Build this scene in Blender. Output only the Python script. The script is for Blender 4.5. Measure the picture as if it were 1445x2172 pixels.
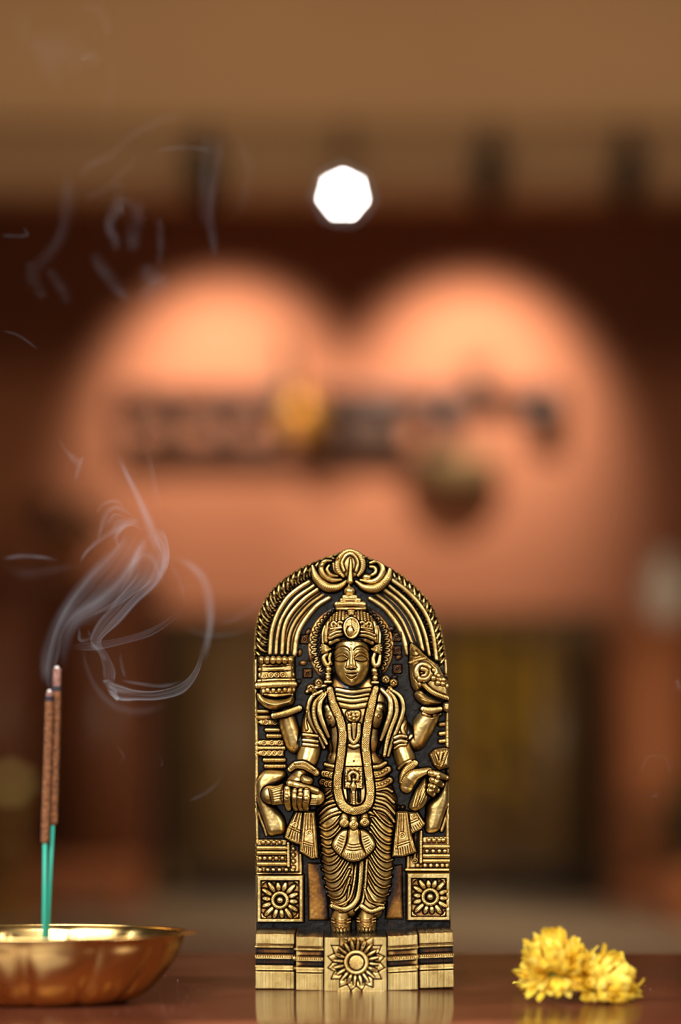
import bpy, bmesh, math, random
import numpy as np
from mathutils import Vector, Matrix

for o in list(bpy.data.objects): bpy.data.objects.remove(o)
sc = bpy.context.scene
COL = sc.collection

# ------------------------------------------------------------------ camera
CAM_H, CAM_Y, PITCH, FPX = 0.0773, -0.82, math.radians(5.68), 85/36*2172
cam_d = bpy.data.cameras.new('camera'); cam = bpy.data.objects.new('camera', cam_d); COL.objects.link(cam)
cam.location = (0, CAM_Y, CAM_H); cam.rotation_euler = (math.pi/2+PITCH, 0, 0)
cam_d.sensor_fit = 'VERTICAL'; cam_d.sensor_height = 36; cam_d.sensor_width = 24; cam_d.lens = 85
cam_d.clip_start = .02; cam_d.clip_end = 60
cam_d.dof.use_dof = True; cam_d.dof.focus_distance = .812; cam_d.dof.aperture_fstop = 4.1
cam_d.dof.aperture_blades = 7; cam_d.dof.aperture_rotation = math.radians(12)
sc.camera = cam
sc.view_settings.view_transform = 'Standard'; sc.view_settings.look = 'None'
sc.view_settings.gamma = 1; sc.view_settings.use_curve_mapping = False
sc.view_settings.exposure = 0.0
sc.cycles.use_denoising = True
sc.cycles.transparent_max_bounces = 40
sc.cycles.max_bounces = 10
sc.cycles.sample_clamp_indirect = 6

# ------------------------------------------------------------------ world and the larger lights
world = bpy.data.worlds.new('room_light'); sc.world = world; world.use_nodes = True
bg = world.node_tree.nodes['Background']; bg.inputs[0].default_value = (1.0, .78, .55, 1); bg.inputs[1].default_value = .022

def area(name, loc, target, sx, sy, power, color=(1, 1, 1), spread=180):
    l = bpy.data.lights.new(name, 'AREA'); l.shape = 'RECTANGLE'; l.size = sx; l.size_y = sy; l.energy = power; l.color = color
    l.spread = math.radians(spread)
    o = bpy.data.objects.new(name, l); COL.objects.link(o); o.location = loc
    o.rotation_euler = (Vector(target)-Vector(loc)).to_track_quat('-Z', 'Y').to_euler()
    return o
area('window_daylight', (-.25, -2.3, .42), (0, 0, .09), 1.5, 1.4, 3.1, (1, .98, .96), 110)
area('key_softbox', (-.75, -1.45, 1.2), (0, 0, .06), 1.5, 1.4, 21.0, (1, .98, .96), 80)
area('right_fill', (1.0, -.85, .55), (0, 0, .07), .4, .6, 3.5, (1, .94, .85), 90)  # added fill from the right, no actual lamp
area('hall_lamp', (.1, 5.55, 2.42), (.1, 6.5, 1.7), 3.6, .25, 8.5, (1, .72, .45))
area('cabinet_fill', (1.7, 3.4, .9), (.1, 6.4, -.15), .5, .5, 5, (1, .76, .48), 46)  # added out-of-view light that lifts the cabinet, garlands and floor

def at(px, py, y):
    """the point of the vertical plane y = const that the photograph's point (px, py) falls on"""
    v = Vector(((px-722.5)/FPX, -(py-1086)/FPX, -1.0))
    d = Matrix.Rotation(math.pi/2+PITCH, 3, 'X') @ v
    t = (y-CAM_Y)/d.y
    return Vector((d.x*t, y, CAM_H+d.z*t))
def on_table(px, py):
    v = Vector(((px-722.5)/FPX, -(py-1086)/FPX, -1.0)); d = Matrix.Rotation(math.pi/2+PITCH, 3, 'X') @ v
    t = -CAM_H/d.z
    return Vector((d.x*t, CAM_Y+d.y*t, 0))
# ------------------------------------------------------------------ helpers
def tag(o, label=None, cat=None, group=None, kind=None):
    if label: o['label'] = label
    if cat: o['category'] = cat
    if group: o['group'] = group
    if kind: o['kind'] = kind
    return o
def empty(name, loc=(0, 0, 0), rot=(0, 0, 0)):
    o = bpy.data.objects.new(name, None); COL.objects.link(o); o.location = loc; o.rotation_euler = rot; o.empty_display_size = .02
    return o
def mesh_obj(name, verts, faces, mat, parent=None, smooth=True, loc=None):
    me = bpy.data.meshes.new(name); me.from_pydata([tuple(v) for v in verts], [], faces)
    me.validate(); me.update()
    if smooth: me.polygons.foreach_set('use_smooth', [True]*len(me.polygons))
    if mat: me.materials.append(mat)
    o = bpy.data.objects.new(name, me); COL.objects.link(o)
    if parent: o.parent = parent
    if loc is not None: o.location = loc
    return o
class MB:
    """collects simple shapes into one mesh"""
    def __init__(s): s.v = []; s.f = []
    def add(s, v, f):
        n = len(s.v); s.v += [tuple(p) for p in v]; s.f += [tuple(i+n for i in q) for q in f]; return s
    def box(s, x0, x1, y0, y1, z0, z1, b=0.):
        if b <= 0:
            v = [(x, y, z) for x in (x0, x1) for y in (y0, y1) for z in (z0, z1)]
            return s.add(v, [(0, 1, 3, 2), (4, 6, 7, 5), (0, 4, 5, 1), (2, 3, 7, 6), (0, 2, 6, 4), (1, 5, 7, 3)])
        bm = bmesh.new(); bmesh.ops.create_cube(bm, size=1)
        for q in bm.verts: q.co = Vector(((x0+x1)/2+q.co.x*(x1-x0), (y0+y1)/2+q.co.y*(y1-y0), (z0+z1)/2+q.co.z*(z1-z0)))
        bmesh.ops.bevel(bm, geom=bm.edges[:], offset=b, segments=2, affect='EDGES')
        bm.verts.index_update()
        s.add([q.co.copy() for q in bm.verts], [[q.index for q in f.verts] for f in bm.faces]); bm.free(); return s
    def lathe(s, prof, n=32, c=(0, 0, 0), mod=None, cap=True):
        v = []; f = []
        for i, (r, z) in enumerate(prof):
            for k in range(n):
                a = 2*math.pi*k/n; q = r*(mod(a, i) if mod else 1)
                v.append((c[0]+q*math.cos(a), c[1]+q*math.sin(a), c[2]+z))
        for i in range(len(prof)-1):
            for k in range(n):
                f.append((i*n+k, i*n+(k+1) % n, (i+1)*n+(k+1) % n, (i+1)*n+k))
        if cap: f.append(tuple(range(n))[::-1]); f.append(tuple((len(prof)-1)*n+k for k in range(n)))
        return s.add(v, f)
    def tube(s, pts, r, n=10, cap=True, jit=None):
        pts = [Vector(p) for p in pts]; m = len(pts); v = []; f = []
        rr = r if hasattr(r, '__len__') else [r]*m
        up = Vector((.31, .17, .93)); 
        for i, p in enumerate(pts):
            t = (pts[min(i+1, m-1)]-pts[max(i-1, 0)]).normalized()
            a = t.cross(up)
            if a.length < .05: a = t.cross(Vector((1, 0, 0)))
            a.normalize(); b = t.cross(a)
            for k in range(n):
                w = 2*math.pi*k/n; q = rr[i]*(jit(i, k) if jit else 1)
                v.append(p+a*q*math.cos(w)+b*q*math.sin(w))
        for i in range(m-1):
            for k in range(n): f.append((i*n+k, i*n+(k+1) % n, (i+1)*n+(k+1) % n, (i+1)*n+k))
        if cap: f.append(tuple(range(n))[::-1]); f.append(tuple((m-1)*n+k for k in range(n)))
        return s.add(v, f)
    def ring(s, c, R, r, ax='y', n=28, m=8):
        v = []; f = []
        for i in range(n):
            a = 2*math.pi*i/n
            for k in range(m):
                b = 2*math.pi*k/m; q = R+r*math.cos(b); h = r*math.sin(b)
                p = {'y': (q*math.cos(a), h, q*math.sin(a)), 'z': (q*math.cos(a), q*math.sin(a), h)}[ax]
                v.append((c[0]+p[0], c[1]+p[1], c[2]+p[2]))
        for i in range(n):
            for k in range(m): f.append((i*m+k, ((i+1) % n)*m+k, ((i+1) % n)*m+(k+1) % m, i*m+(k+1) % m))
        return s.add(v, f)
    def ball(s, c, rx, ry=None, rz=None, n=14, m=9):
        ry = ry or rx; rz = rz or rx
        prof = [(math.sin(math.pi*i/m), -math.cos(math.pi*i/m)) for i in range(m+1)]
        v = []; f = []
        for r, z in prof:
            for k in range(n):
                a = 2*math.pi*k/n; v.append((c[0]+rx*r*math.cos(a), c[1]+ry*r*math.sin(a), c[2]+rz*z))
        for i in range(m):
            for k in range(n): f.append((i*n+k, i*n+(k+1) % n, (i+1)*n+(k+1) % n, (i+1)*n+k))
        return s.add(v, f)
    def build(s, name, mat, parent=None, smooth=True, loc=None): return mesh_obj(name, s.v, s.f, mat, parent, smooth, loc)

def auto_smooth(o, deg=35):
    me = o.data
    me.update()
    sharp = [False]*len(me.edges); ef = {}
    for p in me.polygons:
        for k in p.edge_keys: ef.setdefault(k, []).append(p.index)
    for e in me.edges:
        fs = ef.get(tuple(sorted(e.vertices)), [])
        if len(fs) == 2:
            a, b = me.polygons[fs[0]].normal, me.polygons[fs[1]].normal
            if a.length > 0 and b.length > 0 and a.angle(b, 0) > math.radians(deg): sharp[e.index] = True
    at_ = me.attributes.new('sharp_edge', 'BOOLEAN', 'EDGE'); at_.data.foreach_set('value', sharp)
    return o

# ------------------------------------------------------------------ materials
def nodes(name):
    m = bpy.data.materials.new(name); m.use_nodes = True; nt = m.node_tree
    return m, nt, nt.nodes['Principled BSDF'], nt.nodes['Material Output']
def add(nt, typ, **kw):
    n = nt.nodes.new(typ)
    for k, v in kw.items():
        if k in n.inputs: n.inputs[k].default_value = v
        else: setattr(n, k, v)
    return n
def ramp(nt, fac, stops):
    r = nt.nodes.new('ShaderNodeValToRGB'); e = r.color_ramp.elements
    while len(e) < len(stops): e.new(.5)
    for q, (p, c) in zip(e, stops): q.position = p; q.color = (*c, 1)
    nt.links.new(fac, r.inputs[0]); return r
def basic(name, c1, c2=None, scale=20, rough=.5, metal=0., bump=0., detail=4, stretch=None, coat=0., spec=.5):
    """noise-mottled surface"""
    m, nt, b, out = nodes(name)
    tc = nt.nodes.new('ShaderNodeTexCoord'); mp = nt.nodes.new('ShaderNodeMapping'); nt.links.new(tc.outputs['Object'], mp.inputs[0])
    if stretch: mp.inputs['Scale'].default_value = stretch
    nz = add(nt, 'ShaderNodeTexNoise', Scale=scale, Detail=detail); nt.links.new(mp.outputs[0], nz.inputs['Vector'])
    r = ramp(nt, nz.outputs['Fac'], [(.3, c1), (.7, c2 or c1)]); nt.links.new(r.outputs[0], b.inputs['Base Color'])
    b.inputs['Roughness'].default_value = rough; b.inputs['Metallic'].default_value = metal; b.inputs['Coat Weight'].default_value = coat
    b.inputs['Specular IOR Level'].default_value = spec
    if bump:
        bp = add(nt, 'ShaderNodeBump', Strength=bump, Distance=.002); nt.links.new(nz.outputs['Fac'], bp.inputs['Height']); nt.links.new(bp.outputs[0], b.inputs['Normal'])
    return m
def emitter(name, c, s):
    m, nt, b, out = nodes(name); b.inputs['Base Color'].default_value = (*c, 1); b.inputs['Emission Color'].default_value = (*c, 1); b.inputs['Emission Strength'].default_value = s
    return m
M = {}
M['terracotta'] = basic('terracotta_plaster', (.42, .158, .076), (.46, .178, .088), 3, .85, bump=.2)
M['ceiling'] = basic('cream_paint', (.58, .385, .22), (.62, .415, .24), 2, .8)
M['floor'] = basic('stone_floor', (.55, .47, .36), (.62, .54, .42), 1.5, .5)
M['fascia'] = basic('fascia_paint', (.40, .25, .14), (.44, .28, .155), 2, .7)
M['black_metal'] = basic('black_metal', (.015, .014, .014), (.025, .022, .02), 30, .45)
M['mid_wood'] = basic('mid_wood', (.055, .024, .012), (.085, .038, .019), 6, .6, stretch=(1, 1, 8))
M['dark_wood'] = basic('dark_wood', (.12, .070, .028), (.19, .112, .048), 6, .45, stretch=(1, 1, 8))
M['red_wood'] = basic('red_wood', (.13, .04, .018), (.19, .06, .025), 6, .4, stretch=(8, 1, 1))
M['gold'] = basic('gold_finish', (.46, .20, .02), (.56, .26, .03), 30, .45, .3)
M['brass_far'] = basic('aged_brass', (.42, .27, .09), (.55, .36, .12), 25, .3, .9)
M['leaf'] = basic('leaf_green', (.012, .03, .010), (.03, .06, .02), 30, .45)
M['marigold'] = basic('marigold', (.50, .31, .025), (.62, .41, .04), 60, .7)
M['white_clay'] = basic('white_ceramic', (.75, .68, .60), (.8, .73, .65), 10, .35)
M['clay'] = basic('terracotta_clay', (.34, .11, .04), (.42, .15, .06), 12, .75)
M['bulb'] = emitter('lamp_glow', (1, .97, .9), 120)
M['amber'] = emitter('amber_glow', (.9, .66, .2), .5)
# ------------------------------------------------------------------ the room
WY = 7.18                                   # back wall
Z_FLOOR = -.378; Z_CEIL = 2.55; YF = 6.5; Z_FAS = at(0, 408, YF).z; Z_FAS2 = at(0, 255, YF).z
def S_(name, mb, mat): return tag(mb.build(name, mat, smooth=False), kind='structure')
S_('floor', MB().box(-5, 5, -3, WY+.1, Z_FLOOR-.1, Z_FLOOR), M['floor'])
S_('wall_back', MB().box(-5, 5, WY, WY+.1, Z_FLOOR, Z_CEIL+.1), M['terracotta'])
S_('ceiling', MB().box(-5, 5, -3, WY, Z_CEIL, Z_CEIL+.1), M['ceiling'])
S_('trim_1', MB().box(-5, 5, YF, YF+.16, Z_FAS, Z_CEIL), M['ceiling'])
S_('trim_2', MB().box(-5, 5, YF-.012, YF, Z_FAS-.004, Z_FAS2, .003), M['fascia'])
S_('wall_left', MB().box(-4.6, -4.5, -3, WY, Z_FLOOR, Z_CEIL), M['terracotta'])
S_('wall_right', MB().box(4.5, 4.6, -3, WY, Z_FLOOR, Z_CEIL), M['terracotta'])
S_('baseboard_back', MB().box(-5, 5, WY-.018, WY, Z_FLOOR, Z_FLOOR+.09, .004), M['dark_wood'])

# ceiling track with four spotlights
YS = 6.40
ZT = Z_FAS2-.03
tr = tag(MB().box(-1.6, 1.6, YF-.022, YF-.012, ZT, ZT+.02, .003).build('light_track', M['fascia']), 'slim beige track on the beige bulkhead holding the row of spotlights', 'track')
SPOTS = [(430, 'black spotlight farthest left on the track, above the left wall glow', 0), (733, 'spotlight with a glaring white bulb facing the viewer', 1),
         (1040, 'black spotlight above the wall glow on the right', 0), (1335, 'unlit black spotlight at the right end of the track', 2)]
for px, lb, kind in SPOTS:
    p = at(px, 400, YS); x = p.x; z0 = at(px, 420, YS).z
    e = tag(empty('track_spotlight', (x, YS, ZT)), lb, 'spotlight', 'track spotlights')
    dz = z0-ZT
    MB().box(-.012, .012, -.012, YF-.02-YS, -.024, 0, .003).build('mount', M['black_metal'], e)
    MB().tube([(0, 0, -.02), (0, 0, dz+.12)], .009).build('stem', M['black_metal'], e)
    if kind == 1: ax = Vector((0, -1, -.21)).normalized()
    else: ax = Vector((.035 if px < 600 else -.02, math.cos(.68), -math.sin(.68))).normalized()
    q = ax.to_track_quat('-Z', 'Y')
    b = MB().lathe([(.012, .10), (.036, .095), (.044, .08), (.046, -.08), (.048, -.10), (.040, -.10), (.036, -.07), (.01, -.06)], 24).build('housing', M['black_metal'], e)
    c = Vector((0, 0, dz+.09)); b.location = c; b.rotation_euler = q.to_euler()
    MB().box(-.052, .052, -.008, .008, .03, .045).build('yoke', M['black_metal'], e, loc=c)
    if kind == 1:
        g = MB().lathe([(.015, -.102), (.015, -.106), (.001, -.110)], 20).build('bulb', M['bulb'], e); tgt = at(728, 413, YS-.1)
        b.location = c = Vector((tgt.x-x, 0, tgt.z-ZT+.02)); g.location = c; g.rotation_euler = q.to_euler()
    if kind == 0:
        l = bpy.data.lights.new('spot_beam', 'SPOT'); l.energy = 92 if px < 600 else 106; l.spot_size = math.radians(70); l.spot_blend = .85; l.shadow_soft_size = .03; l.color = (1, .82, .68)
        lo = bpy.data.objects.new('spot_beam', l); COL.objects.link(lo); lo.parent = e
        lo.location = c+ax*.115; lo.rotation_euler = q.to_euler()

# carved wall rack with ornaments
YR = WY-.045
def R_(px, py, y=YR): return at(px, py, y)
rack = tag(empty('wall_rack', (R_(720, 980).x, YR, R_(720, 975).z)), 'long dark openwork wall rack below the two pools of light', 'wall rack')
o_ = rack.location
def rel(px, py, y=YR): return at(px, py, y)-o_
a, b = rel(250, 842), rel(1190, 825)
MB().box(a.x, b.x, -.02, .04, b.z-.045, b.z, .004).build('top_rail', M['black_metal'], rack)
a, b = rel(285, 972), rel(930, 955)
MB().box(a.x, b.x, -.015, .04, a.z, b.z, .004).build('bottom_rail', M['mid_wood'], rack)
for px in (268, 352, 478, 560, 700, 770, 850):
    p, q = rel(px, 965), rel(px, 835); MB().box(p.x-.015, p.x+.015, -.014, .014, p.z, q.z, .003).build('post', M['mid_wood'], rack)
for px in (310, 425, 530):
    p = rel(px, 895); MB().ring((p.x, 0, p.z), .070, .017).build('ring_ornament', M['mid_wood'], rack)
p, q = rel(705, 968), rel(870, 850); MB().box(p.x, q.x, .02, .035, p.z, q.z).build('back_panel', M['mid_wood'], rack)
p, q = rel(917, 960), rel(962, 825); MB().box(p.x, q.x, -.03, .03, p.z, q.z, .004).build('bracket', M['black_metal'], rack)
p, q = rel(1120, 925), rel(1180, 820); MB().box(p.x, q.x, -.03, .04, p.z, q.z, .004).build('end_box', M['black_metal'], rack)
# golden pot on the rack
p = R_(645, 945, YR-.06)
e = tag(empty('golden_pot', p), 'round golden pot glowing in the middle of the wall rack', 'pot')
MB().lathe([(.03, 0), (.055, .02), (.07, .07), (.066, .12), (.045, .155), (.034, .17)], 28).build('belly', M['gold'], e)
MB().lathe([(.034, .165), (.046, .185), (.05, .19), (.04, .192)], 28).build('lip', M['gold'], e)
# hanging bowl
p = R_(970, 1042, YR-.035)
e = tag(empty('hanging_bowl', p), 'dark greenish bowl hanging under the right part of the rack', 'bowl'); e.scale = (1, .5, 1)
MB().lathe([(.03, 0), (.09, .02), (.125, .06), (.138, .10), (.145, .115), (.135, .115), (.12, .07), (.06, .03), (.01, .025)], 32).build('basin', basic('dull_bronze', (.26, .17, .075), (.34, .23, .10), 20, .6, .2), e)
for s_ in (-1, 0, 1): MB().tube([(s_*.12, 0, .11), (s_*.03, 0, .34)], .004, 6).build('chain', M['black_metal'], e)
# sprig in a bud vase on the rack
p = R_(1015, 824, YR-.01)
e = tag(empty('dry_sprig', p), 'spiky dry sprig standing on the rack below the brighter glow', 'plant')
MB().lathe([(.02, 0), (.03, .02), (.022, .05), (.014, .06)], 16).build('bud_vase', M['black_metal'], e)
random.seed(4)
for i in range(9):
    a = -1+2*i/8; MB().tube([(0, 0, .05), (a*.035, .01*random.random(), .09), (a*.075, .0, .12+.05*random.random()+.04*(1-abs(a)))], [.004, .004, .001], 6).build('twig', M['dark_wood'], e)
# slim figurine standing at the end of the first glow
p = R_(598, 826, YR)
e = tag(empty('slim_figurine', p), 'slim dark figurine on the rack at the edge of the left glow', 'figurine')
MB().lathe([(.022, 0), (.024, .012), (.012, .02), (.02, .06), (.026, .10), (.014, .14), (.01, .155)], 18).build('robe', M['dark_wood'], e)
MB().ball((0, 0, .172), .015, .015, .02).build('head', M['dark_wood'], e)

# ------------------------------------------------------------------ furniture against the wall
def cabinet(name, x0p, x1p, ytop, y, depth, label, wood, ndoor, zb=Z_FLOOR):
    a, b = at(x0p, ytop, y), at(x1p, ytop, y); x0, x1, zt = a.x, b.x, a.z; w = x1-x0
    e = tag(empty(name, ((x0+x1)/2, y, zb)), label, 'cabinet'); h = zt-zb; w2 = w/2
    MB().box(-w2-.02, w2+.02, -.02, depth, h-.03, h, .005).build('top', wood, e)
    MB().box(-w2, w2, .015, depth, .10, h-.03).build('carcass', wood, e, smooth=False)
    for i in range(ndoor):
        xa = -w2+.012+i*(w-.012)/ndoor; xb = xa+(w-.012)/ndoor-.012
        d = MB().box(xa, xb, -.004, .015, .115, h-.045, .003).build('door', wood, e)
        MB().box(xa+.05, xb-.05, -.010, -.004, .165, h-.095, .004).build('raised_panel', wood, d)
        MB().ball((xb-.03 if i % 2 == 0 else xa+.03, -.018, h*.52), .013).build('knob', M['brass_far'], d)
    for sx in (-1, 1):
        for yy in (.02, depth-.06): MB().box(sx*(w2-.03)-.025, sx*(w2-.03)+.025, yy, yy+.05, 0, .10, .004).build('leg', wood, e)
    return e
cabinet('wooden_cabinet', 345, 1285, 1300, 6.72, .42, 'wide dark brown wooden cabinet behind the brass idol', M['dark_wood'], 4)
cabinet('side_cupboard', -160, 325, 1215, 6.74, .40, 'dark reddish brown cupboard on the left behind the incense', M['red_wood'], 2)
# low stool in front of the cupboard
p0, p1 = at(-60, 1945, 6.0), at(292, 1830, 6.0)
e = tag(empty('low_stool', ((p0.x+p1.x)/2, 6.0, Z_FLOOR)), 'low reddish wooden stool on the floor behind the brass bowl', 'stool'); w2 = (p1.x-p0.x)/2; h = p1.z-Z_FLOOR
MB().box(-w2, w2, 0, .35, h-.05, h, .006).build('seat', M['clay'], e)
for sx in (-1, 1):
    for yy in (.01, .28): MB().box(sx*(w2-.04)-.03, sx*(w2-.04)+.03, yy, yy+.06, 0, h-.05, .004).build('leg', M['clay'], e)
MB().box(-w2+.03, w2-.03, .02, .04, .04, h-.05).build('apron', M['clay'], e, smooth=False)
# tall brass lamp at the left edge
YL = 5.7
hh = at(22, 1672, YL).z-Z_FLOOR
e = tag(empty('brass_lamp_stand', (at(22, 1672, YL).x, YL, Z_FLOOR)), 'aged brass lamp stand at the left edge of the picture', 'lamp')
MB().lathe([(.10, 0), (.105, .02), (.075, .035), (.045, .06), (.028, .09)], 30).build('base', M['brass_far'], e)
MB().lathe([(.022, .08), (.02, hh*.3), (.04, hh*.36), (.05, hh*.42), (.04, hh*.48), (.02, hh*.53), (.018, hh-.06), (.03, hh-.03)], 24).build('stem', M['brass_far'], e)
MB().lathe([(.03, hh-.04), (.075, hh-.025), (.09, hh), (.082, hh), (.05, hh-.018), (.01, hh-.022)], 30).build('oil_dish', M['brass_far'], e)
v = tag(empty('glint_glow', (at(22, 1672, YL).x, YL, Z_FLOOR+hh-.018)), 'small added amber glow imitating a glint on the brass lamp stand', 'glow')  # made-up emitter: its glow stands in for a blurred glint on brass
MB().lathe([(.016, 0), (.020, .01), (.022, .045), (.021, .047), (.019, .012), (.002, .006)], 20).build('glow_cup', M['amber'], v)
MB().lathe([(.015, .007), (.017, .03), (.002, .032)], 16).build('glow_core', M['amber'], v)
# yellow garlands hanging over the cabinet front
fl = MB(); 
def pompom(r):
    mb = MB(); random.seed(2)
    for ring, (th, n) in enumerate(((.35, 6), (.8, 10), (1.25, 12), (1.75, 11))):
        for k in range(n):
            a = 2*math.pi*(k+.5*(ring % 2))/n; d = Vector((math.sin(th)*math.cos(a), math.sin(th)*math.sin(a), math.cos(th)))
            s_ = d.cross(Vector((0, 0, 1))).normalized()*.34; u = d.cross(s_).normalized()*.34
            mb.add([d*r*.3, (d+s_)*r*.95, d*r*1.12+u*r*.3, (d-s_)*r*.95], [(0, 1, 2), (0, 2, 3)])
    return mb
pm = pompom(.027)
first = None
for gi, (px, ya, yb) in enumerate(((968, 1345, 1700), (1022, 1325, 1650), (1078, 1340, 1735), (1132, 1335, 1600))):
    p = at(px, ya, 6.62); q = at(px, yb, 6.62)
    e = tag(empty('flower_garland', p), ('leftmost', 'second from left', 'longest', 'rightmost and shortest')[gi]+' of the four yellow flower garlands hanging before the dark cabinet', 'garland', 'garlands on the cabinet')
    MB().tube([(0, 0, .02), (0, 0, q.z-p.z)], .003, 5).build('thread', M['dark_wood'], e)
    n = int((p.z-q.z)/.05)
    for k in range(n+1):
        if first is None: first = pm.build('blossom', M['marigold'], e); o = first
        else: o = first.copy(); COL.objects.link(o); o.parent = e
        o.location = (.006*math.sin(k*2.1), .006*math.cos(k*1.7), -k*.05); o.rotation_euler = (k*1.3, k*.7, k); o.scale = (.8+.25*math.sin(k*3.7+gi)**2,)*3
# plinth with a white vase, right
p0, p1 = at(1308, 1320, 6.3), at(1462, 1320, 6.3); hp = p0.z-Z_FLOOR; w2 = (p1.x-p0.x)/2
e = tag(empty('tall_plinth', ((p0.x+p1.x)/2, 6.3, Z_FLOOR)), 'tall terracotta coloured plinth near the right edge', 'plinth')
MB().box(-w2-.015, w2+.015, -.015, 2*w2+.015, 0, .08, .006).build('foot_block', M['clay'], e)
MB().box(-w2+.01, w2-.01, .01, 2*w2-.01, .08, hp-.05, .006).build('shaft', M['clay'], e)
MB().box(-w2-.01, w2+.01, -.01, 2*w2+.01, hp-.05, hp, .006).build('cap_slab', M['clay'], e)
e2 = tag(empty('white_vase', (at(1412, 1320, 6.4).x, 6.3+w2, Z_FLOOR+hp)), 'small white vase standing on the tall plinth', 'vase')
MB().lathe([(.035, 0), (.055, .03), (.066, .08), (.058, .13), (.034, .17), (.03, .19), (.042, .205), (.036, .205), (.026, .185)], 28).build('body', M['white_clay'], e2)
MB().lathe([(.0345, .168), (.037, .173), (.0345, .178)], 28, cap=False).build('neck_ring', M['white_clay'], e2)
# leafy plants
def leaf_mesh(L, W):
    v = []; f = []
    for i in range(7):
        t = i/6; w = W*math.sin(math.pi*min(.98, t*.9+.06))**.8; z = .25*L*t*t
        v += [(-w, L*t, -z+.12*w), (0, L*t, -z), (w, L*t, -z+.12*w)]
    for i in range(6): f += [(3*i, 3*i+1, 3*i+4, 3*i+3), (3*i+1, 3*i+2, 3*i+5, 3*i+4)]
    return v, f
def plant(loc, h, n, L, label, seed, pot=True):
    random.seed(seed)
    e = tag(empty('potted_plant', loc), label, 'plant')
    if pot:
        MB().lathe([(.06, 0), (.075, .08), (.085, .13), (.092, .135), (.092, .155), (.08, .155), (.075, .14)], 24).build('pot', M['clay'], e)
    z0 = .15 if pot else 0
    src = None
    for i in range(n):
        a = i*2.4; r = .02+.04*random.random(); t = random.random()
        MB().tube([(0, 0, z0-.03), (r*math.cos(a)*.5, r*math.sin(a)*.5, z0+h*t*.6), (r*math.cos(a), r*math.sin(a), z0+h*t)], .004, 6).build('stalk', M['leaf'], e)
        if src is None: v, f = leaf_mesh(L, L*.24); o = src = mesh_obj('leaf', v, f, M['leaf'], e)
        else: o = src.copy(); COL.objects.link(o); o.parent = e
        o.location = (r*math.cos(a), r*math.sin(a), z0+h*t); o.rotation_euler = (.5-.9*random.random(), .3*random.random(), a-math.pi/2)
zc = at(100, 1215, 6.74).z
plant((at(140, 1200, 6.9).x, 6.9, zc), .10, 22, .13, 'small dark leafy plant in a pot on the reddish cupboard', 3)
plant((at(1452, 1800, 5.6).x, 5.6, Z_FLOOR), .26, 26, .15, 'dark green potted plant on the floor at the right edge', 8)
# ------------------------------------------------------------------ brass idol: relief field
# The idol is a cast relief.  Its front surface is carved here stroke by stroke on a fine grid
# (units: tenths of a millimetre-ish "u", 1 u = 0.16 mm), every cell remembers which part it
# belongs to, and each part then becomes a mesh of its own.
import numpy as np, math

def catmull(pts, step=2.5, closed=False):
    P = np.array(pts, float)
    if len(P) < 3 and not closed:
        n = max(2, int(np.linalg.norm(P[1, :2]-P[0, :2])/step)+1)
        t = np.linspace(0, 1, n)[:, None]
        return P[0]*(1-t)+P[1]*t
    if closed:
        Q = np.vstack([P[-1], P, P[0], P[1]])
    else:
        Q = np.vstack([2*P[0]-P[1], P, 2*P[-1]-P[-2]])
    out = []
    for i in range(1, len(Q)-2):
        p0, p1, p2, p3 = Q[i-1], Q[i], Q[i+1], Q[i+2]
        n = max(2, int(np.linalg.norm(p2[:2]-p1[:2])/step))
        t = (np.arange(n)/n)[:, None]
        out.append(0.5*((2*p1)+(-p0+p2)*t+(2*p0-5*p1+4*p2-p3)*t*t+(-p0+3*p1-3*p2+p3)*t**3))
    out.append(Q[-2][None])
    return np.vstack(out)

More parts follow.
